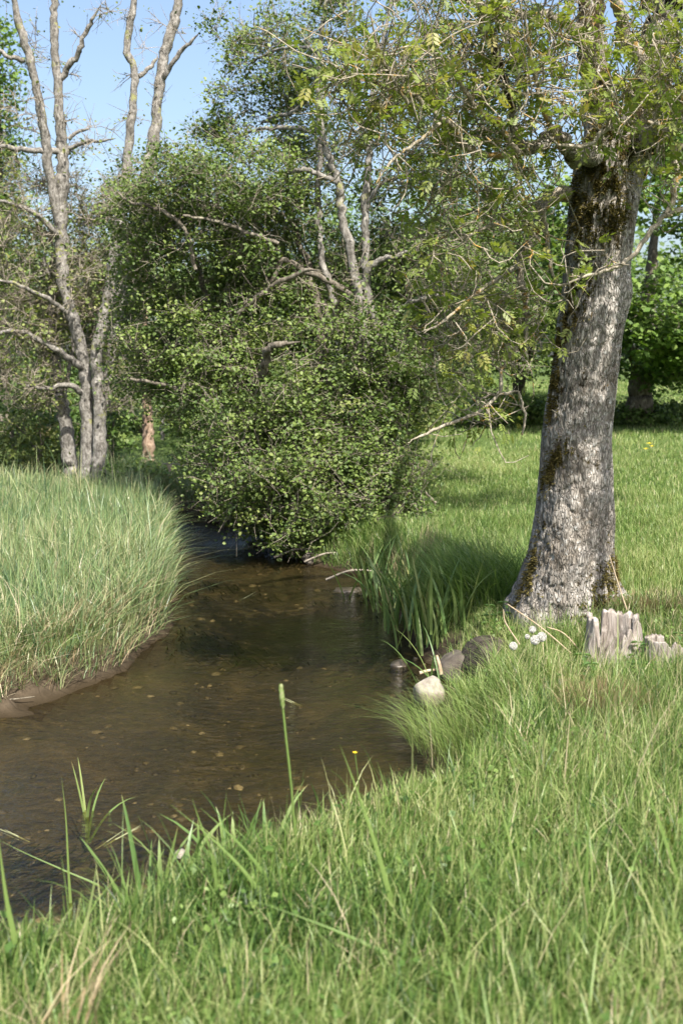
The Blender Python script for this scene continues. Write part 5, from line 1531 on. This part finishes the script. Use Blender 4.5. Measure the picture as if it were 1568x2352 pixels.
# grass stalks that stand up against the water
def stalk(pix, d, w0, head, label, flat=False, group='tall grass stalks in the near grass', tint=.35):
    if group.startswith('tall grass'):
        d = 3.0
        for _ in range(12):
            b_ = P(pix[0][0], pix[0][1] + 40, d); d *= (CAM_Z - ground_at(b_[0], d)) / (CAM_Z - b_[2])
    base = P(pix[0][0], pix[0][1], d)
    gzv = ground_at(base[0], base[1])
    b0 = np.array((base[0], base[1], min(gzv, base[2])))
    pts = np.array([b0] + [P(a, b_, d) for a, b_ in pix])
    p = spline(pts, 26)
    rt = empty('grass_stalk', b0, label, 'grass stalk', group)
    t = np.linspace(0, 1, 26)
    if flat:
        w = w0 * np.minimum(1, 1.25 * (1 - t) + .02)
        s = norm(np.array((1.0, .35, .1)))
        V = np.concatenate([p - b0 - s * w[:, None], p - b0 + (0, -.15 * w0, 0), p - b0 + s * w[:, None]])
        i = np.arange(25)
        q = np.concatenate([np.stack([i, i + 26, i + 27, i + 1], -1), np.stack([i + 26, i + 52, i + 53, i + 27], -1)])
        link('blade', build_mesh('grass_blade', V, q, None, M['stalk'], np.full(78, tint), True), rt)
    else:
        V, q = tube(p - b0, np.linspace(w0, w0 * .8, 26), 7)
        link('stem', build_mesh('stem', V, q, None, M['stalk'], np.full(len(V), tint), True), rt)
    if head:
        hl, hr = head
        dv = norm(p[-1] - p[-3])
        hp = p[-1] + dv * np.linspace(-.02, hl, 16)[:, None]
        V, q = tube(hp - b0, hr * np.sin(np.clip(np.linspace(.05, 1.0, 16), 0, 1) * math.pi * .93) ** .5, 9)
        V = V + rng.normal(0, hr * .12, V.shape)
        link('seed_head', build_mesh('seed_head', V, q, None, M['stalk'], rng.uniform(.5, .9, len(V)), True), rt)


stalk([(678, 1930), (668, 1800), (655, 1680), (649, 1620)], 2.6, .0058, (.085, .0105), 'tall stalk with cylindrical seed head standing against the open water')
stalk([(163, 2080), (158, 2000), (152, 1880), (142, 1785)], 2.2, 0.0071, None, 'single upright yellowish blade at left against the water', True, tint=.6)
stalk([(900, 2080), (868, 1960), (825, 1830), (780, 1710)], 2.0, 0.0110, None, 'broad slanting blade right of the tall seed stalk', True, tint=.45)
stalk([(600, 2060), (560, 2000), (480, 1920), (392, 1848)], 1.9, 0.0102, None, 'blurred blade slanting left over the near iris clump', True)
stalk([(620, 2030), (570, 1960), (510, 1900), (460, 1855)], 1.9, 0.0085, None, 'second blurred blade slanting left beside the first', True, tint=.2)
stalk([(500, 2050), (485, 1960), (460, 1890), (440, 1830)], 1.9, 0.0068, None, 'short blurred upright blade between the slanting blades', True, tint=.3)
stalk([(235, 2040), (150, 2000), (60, 1960), (0, 1930)], 1.7, 0.0085, None, 'blurred blade lying left over the water in the corner', True, tint=.2)
stalk([(190, 2200), (200, 2120), (215, 2040), (225, 1970)], 1.8, 0.0085, None, 'blurred pale blade curving up in the left corner', True, tint=.7)
stalk([(40, 2180), (20, 2090), (5, 1990), (-5, 1900)], 1.7, 0.0102, None, 'blurred blade at the very left edge', True, tint=.5)
stalk([(1345, 2100), (1348, 1960), (1350, 1850), (1345, 1760)], 2.2, 0.0068, None, 'dark upright blade rising in the right hand grass', True, tint=.1)
stalk([(1180, 2000), (1170, 1930), (1150, 1860), (1135, 1800)], 2.1, 0.0076, None, 'pale blade rising in the middle of the near grass', True, tint=.6)
stalk([(1560, 2040), (1530, 1940), (1490, 1830), (1450, 1740)], 2.1, 0.0085, None, 'slanting blade near the right edge', True, tint=.3)
stalk([(900, 2200), (800, 2150), (700, 2110), (560, 2060)], 1.5, 0.0119, None, 'blurred blue-green blade lying across the lower grass', True, tint=.1)
stalk([(1020, 2180), (1080, 2160), (1180, 2155), (1340, 2165)], 1.5, 0.0102, None, 'blurred pale blade bent level to the right', True, tint=.75)
for (a, b_, dd_, lb) in ((1082, 1265, 9.4, 'pale grass head nodding beside the big trunk, upper'), (1095, 1240, 9.6, 'grass head leaning out of the shade left of the trunk'), (1060, 1250, 9.5, 'thin grass head above the iris bed'), (268, 1070, 16.5, 'flowering grass stem on the shaded far bank, taller'), (282, 1060, 16.5, 'flowering grass stem on the shaded far bank, right one'), (258, 1065, 16.2, 'flowering grass stem on the shaded far bank, left one')):
    stalk([(a + 40, b_ + 110), (a + 22, b_ + 60), (a + 6, b_ + 14)], dd_, .003, (.07, .006), lb, group='seeding grasses on the banks', tint=.8)


def dandelion(px, py, d, r, label):
    c = P(px, py, d); gzv = ground_at(c[0], c[1])
    b0 = np.array((c[0] + rng.normal(0, .03), c[1] + .02, gzv))
    rt = empty('dandelion', b0, label, 'dandelion', 'dandelion clocks below the trunk')
    V, q = tube(spline(np.array([b0, (b0 + c) / 2 + rng.normal(0, .015, 3), c]), 8) - b0, np.full(8, .003), 6)
    link('stem', build_mesh('stem', V, q, None, M['stalk'], np.full(len(V), .8), True), rt)
    n_ = 420
    dv = norm(rng.normal(0, 1, (n_, 3))); s = norm(np.cross(dv, rng.normal(0, 1, (n_, 3)))); s2 = np.cross(dv, s)
    o = c - b0
    A = [o + dv * r * .15 - s * .0005, o + dv * r * .15 + s * .0005, o + dv * r * .95]
    V = np.stack(A + [o + dv * r * .93 - s * r * .16, o + dv * r * .93 + s * r * .16, o + dv * r + s2 * r * .12, o + dv * r * .93 - s2 * r * .16], 1).reshape(-1, 3)
    b = (np.arange(n_) * 7)[:, None]
    t = np.concatenate([b + np.array([[0, 1, 2]]), b + np.array([[3, 4, 5]]), b + np.array([[3, 4, 6]])], 0)
    tag(link('seed_head', build_mesh('clock', V, None, t, M['fluff'], np.full(len(V), .5)), rt), kind='stuff')


dandelion(1243, 1463, 6.7, .030, 'white dandelion clock, rightmost and roundest of the cluster')
dandelion(1228, 1470, 6.7, .030, 'white dandelion clock touching the rightmost one')
dandelion(1222, 1446, 6.9, .022, 'small dandelion clock, highest of the cluster below the trunk')
dandelion(1178, 1484, 6.8, .026, 'dandelion clock standing apart left of the cluster')
dandelion(1210, 1462, 6.8, .016, 'half blown dandelion clock between the others')


def buttercup(px, py, d, label, r=.014):
    c = P(px, py, d); b0 = np.array((c[0], c[1], ground_at(c[0], c[1])))
    rt = empty('buttercup', b0, label, 'flower', 'yellow buttercups')
    V, q = tube(spline(np.array([b0, (b0 + c) / 2 + (.015, 0, 0), c]), 8) - b0, np.full(8, .0018), 5)
    link('stem', build_mesh('stem', V, q, None, M['stalk'], np.full(len(V), .3), True), rt)
    for k in range(5):
        a = k * 1.2566
        d1 = np.array((math.cos(a), math.sin(a), .5)); s = np.array((-math.sin(a), math.cos(a), 0))
        o = c - b0
        V = np.array([o, o + d1 * r * .6 - s * r * .5, o + d1 * r, o + d1 * r * .6 + s * r * .5])
        link('petal', build_mesh('petal', V, [[0, 1, 2, 3]], None, M['petal'], np.full(4, rng.random())), rt)


buttercup(815, 1730, 4.55, 'yellow buttercup at the bank edge against the water', .011)
buttercup(1490, 1020, 22, 'yellow flower in the far meadow right of the trunk', .06)
buttercup(1482, 1032, 21.5, 'second yellow flower just below the first in the far meadow', .05)
buttercup(1496, 1026, 21.8, 'third yellow flower right of the pair in the far meadow', .05)
buttercup(10, 1435, 9.4, 'yellow flower in the far bank grass at the left edge', .03)


# leafy weeds round the stump
def weed(px, py, d, h, n_, label, tint=(.2, .6)):
    c = P(px, py, d); b0 = np.array((c[0], c[1], ground_at(c[0], c[1])))
    rt = empty('nettle_plant', b0, label, 'nettle', 'leafy weeds by the stump')
    tip = np.array((rng.normal(0, .03), rng.normal(0, .03), h))
    sp = spline(np.array([(0, 0, -.02), tip * .5 + rng.normal(0, .01, 3), tip]), 10)
    V, q = tube(sp, np.linspace(.003, .0015, 10), 5)
    link('stem', build_mesh('stem', V, q, None, M['stalk'], np.full(len(V), .2), True), rt)
    for k in range(n_):
        t = .25 + .75 * (k // 2) / (n_ / 2)
        o = sp[min(9, int(t * 9))]
        a = (k % 2) * math.pi + (k // 2) * 1.57 + rng.normal(0, .3); ln = rng.uniform(.04, .075) * (1.2 - .4 * t)
        dv = np.array((math.cos(a), math.sin(a), .1)); s = np.array((-math.sin(a), math.cos(a), 0))
        V = np.array([o, o + dv * ln * .35 - s * ln * .3 + (0, 0, .006), o + dv * ln * .75 - s * ln * .18, o + dv * ln - (0, 0, ln * .3), o + dv * ln * .75 + s * ln * .18, o + dv * ln * .35 + s * ln * .3 + (0, 0, .006)])
        link('leaf', build_mesh('nettle_leaf', V, [[0, 1, 2, 3], [0, 3, 4, 5]], None, M['iris'], np.full(6, rng.uniform(*tint))), rt)


for (a, b_, d, h, lb) in ((1350, 1490, 6.6, .22, 'leafy weed growing left of the hollow stump'), (1385, 1530, 6.5, .20, 'leafy weed in front of the hollow stump'), (1460, 1450, 6.9, .22, 'nettle between the two stumps, left'), (1490, 1440, 6.9, .2, 'nettle between the two stumps, right'),
                        (1440, 1500, 6.6, .18, 'leafy weed below the right side of the hollow stump'), (1330, 1540, 6.4, .2, 'leafy weed in the grass below the dry stalks'), (1150, 1420, 8.3, .24, 'dark nettle left of the big root'), (1130, 1450, 8.3, .22, 'dark nettle above the boulder'), (1560, 1410, 7.0, .2, 'leafy weed at the right edge behind the splintered stump')):
    weed(a, b_, d, h, 10, lb)

# floating and drowned bits in the stream
for (a, b_, az, lb) in ((545, 1377, .4, 'yellowish water weed trailing under the surface in mid stream'), (690, 2750 / 1.7, 2.6, 'pale weed strand trailing by the open shallows'), (235, 1935, .5, 'floating straw coloured leaf near the left corner'), (60, 1925, 2.9, 'small floating straw at the left edge')):
    c = G(a, b_)
    rt = empty('water_weed', c, lb, 'water weed', 'strands in the water')
    for k in range(3):
        sword_leaf(rng.uniform(.12, .22), .01, az + rng.normal(0, .2), 1.05, .0, .9, M['stalk'], rt, np.array((rng.normal(0, .02), rng.normal(0, .02), -.02)))
        rt.children[-1].name = 'strand'
print('objects', len(bpy.data.objects))
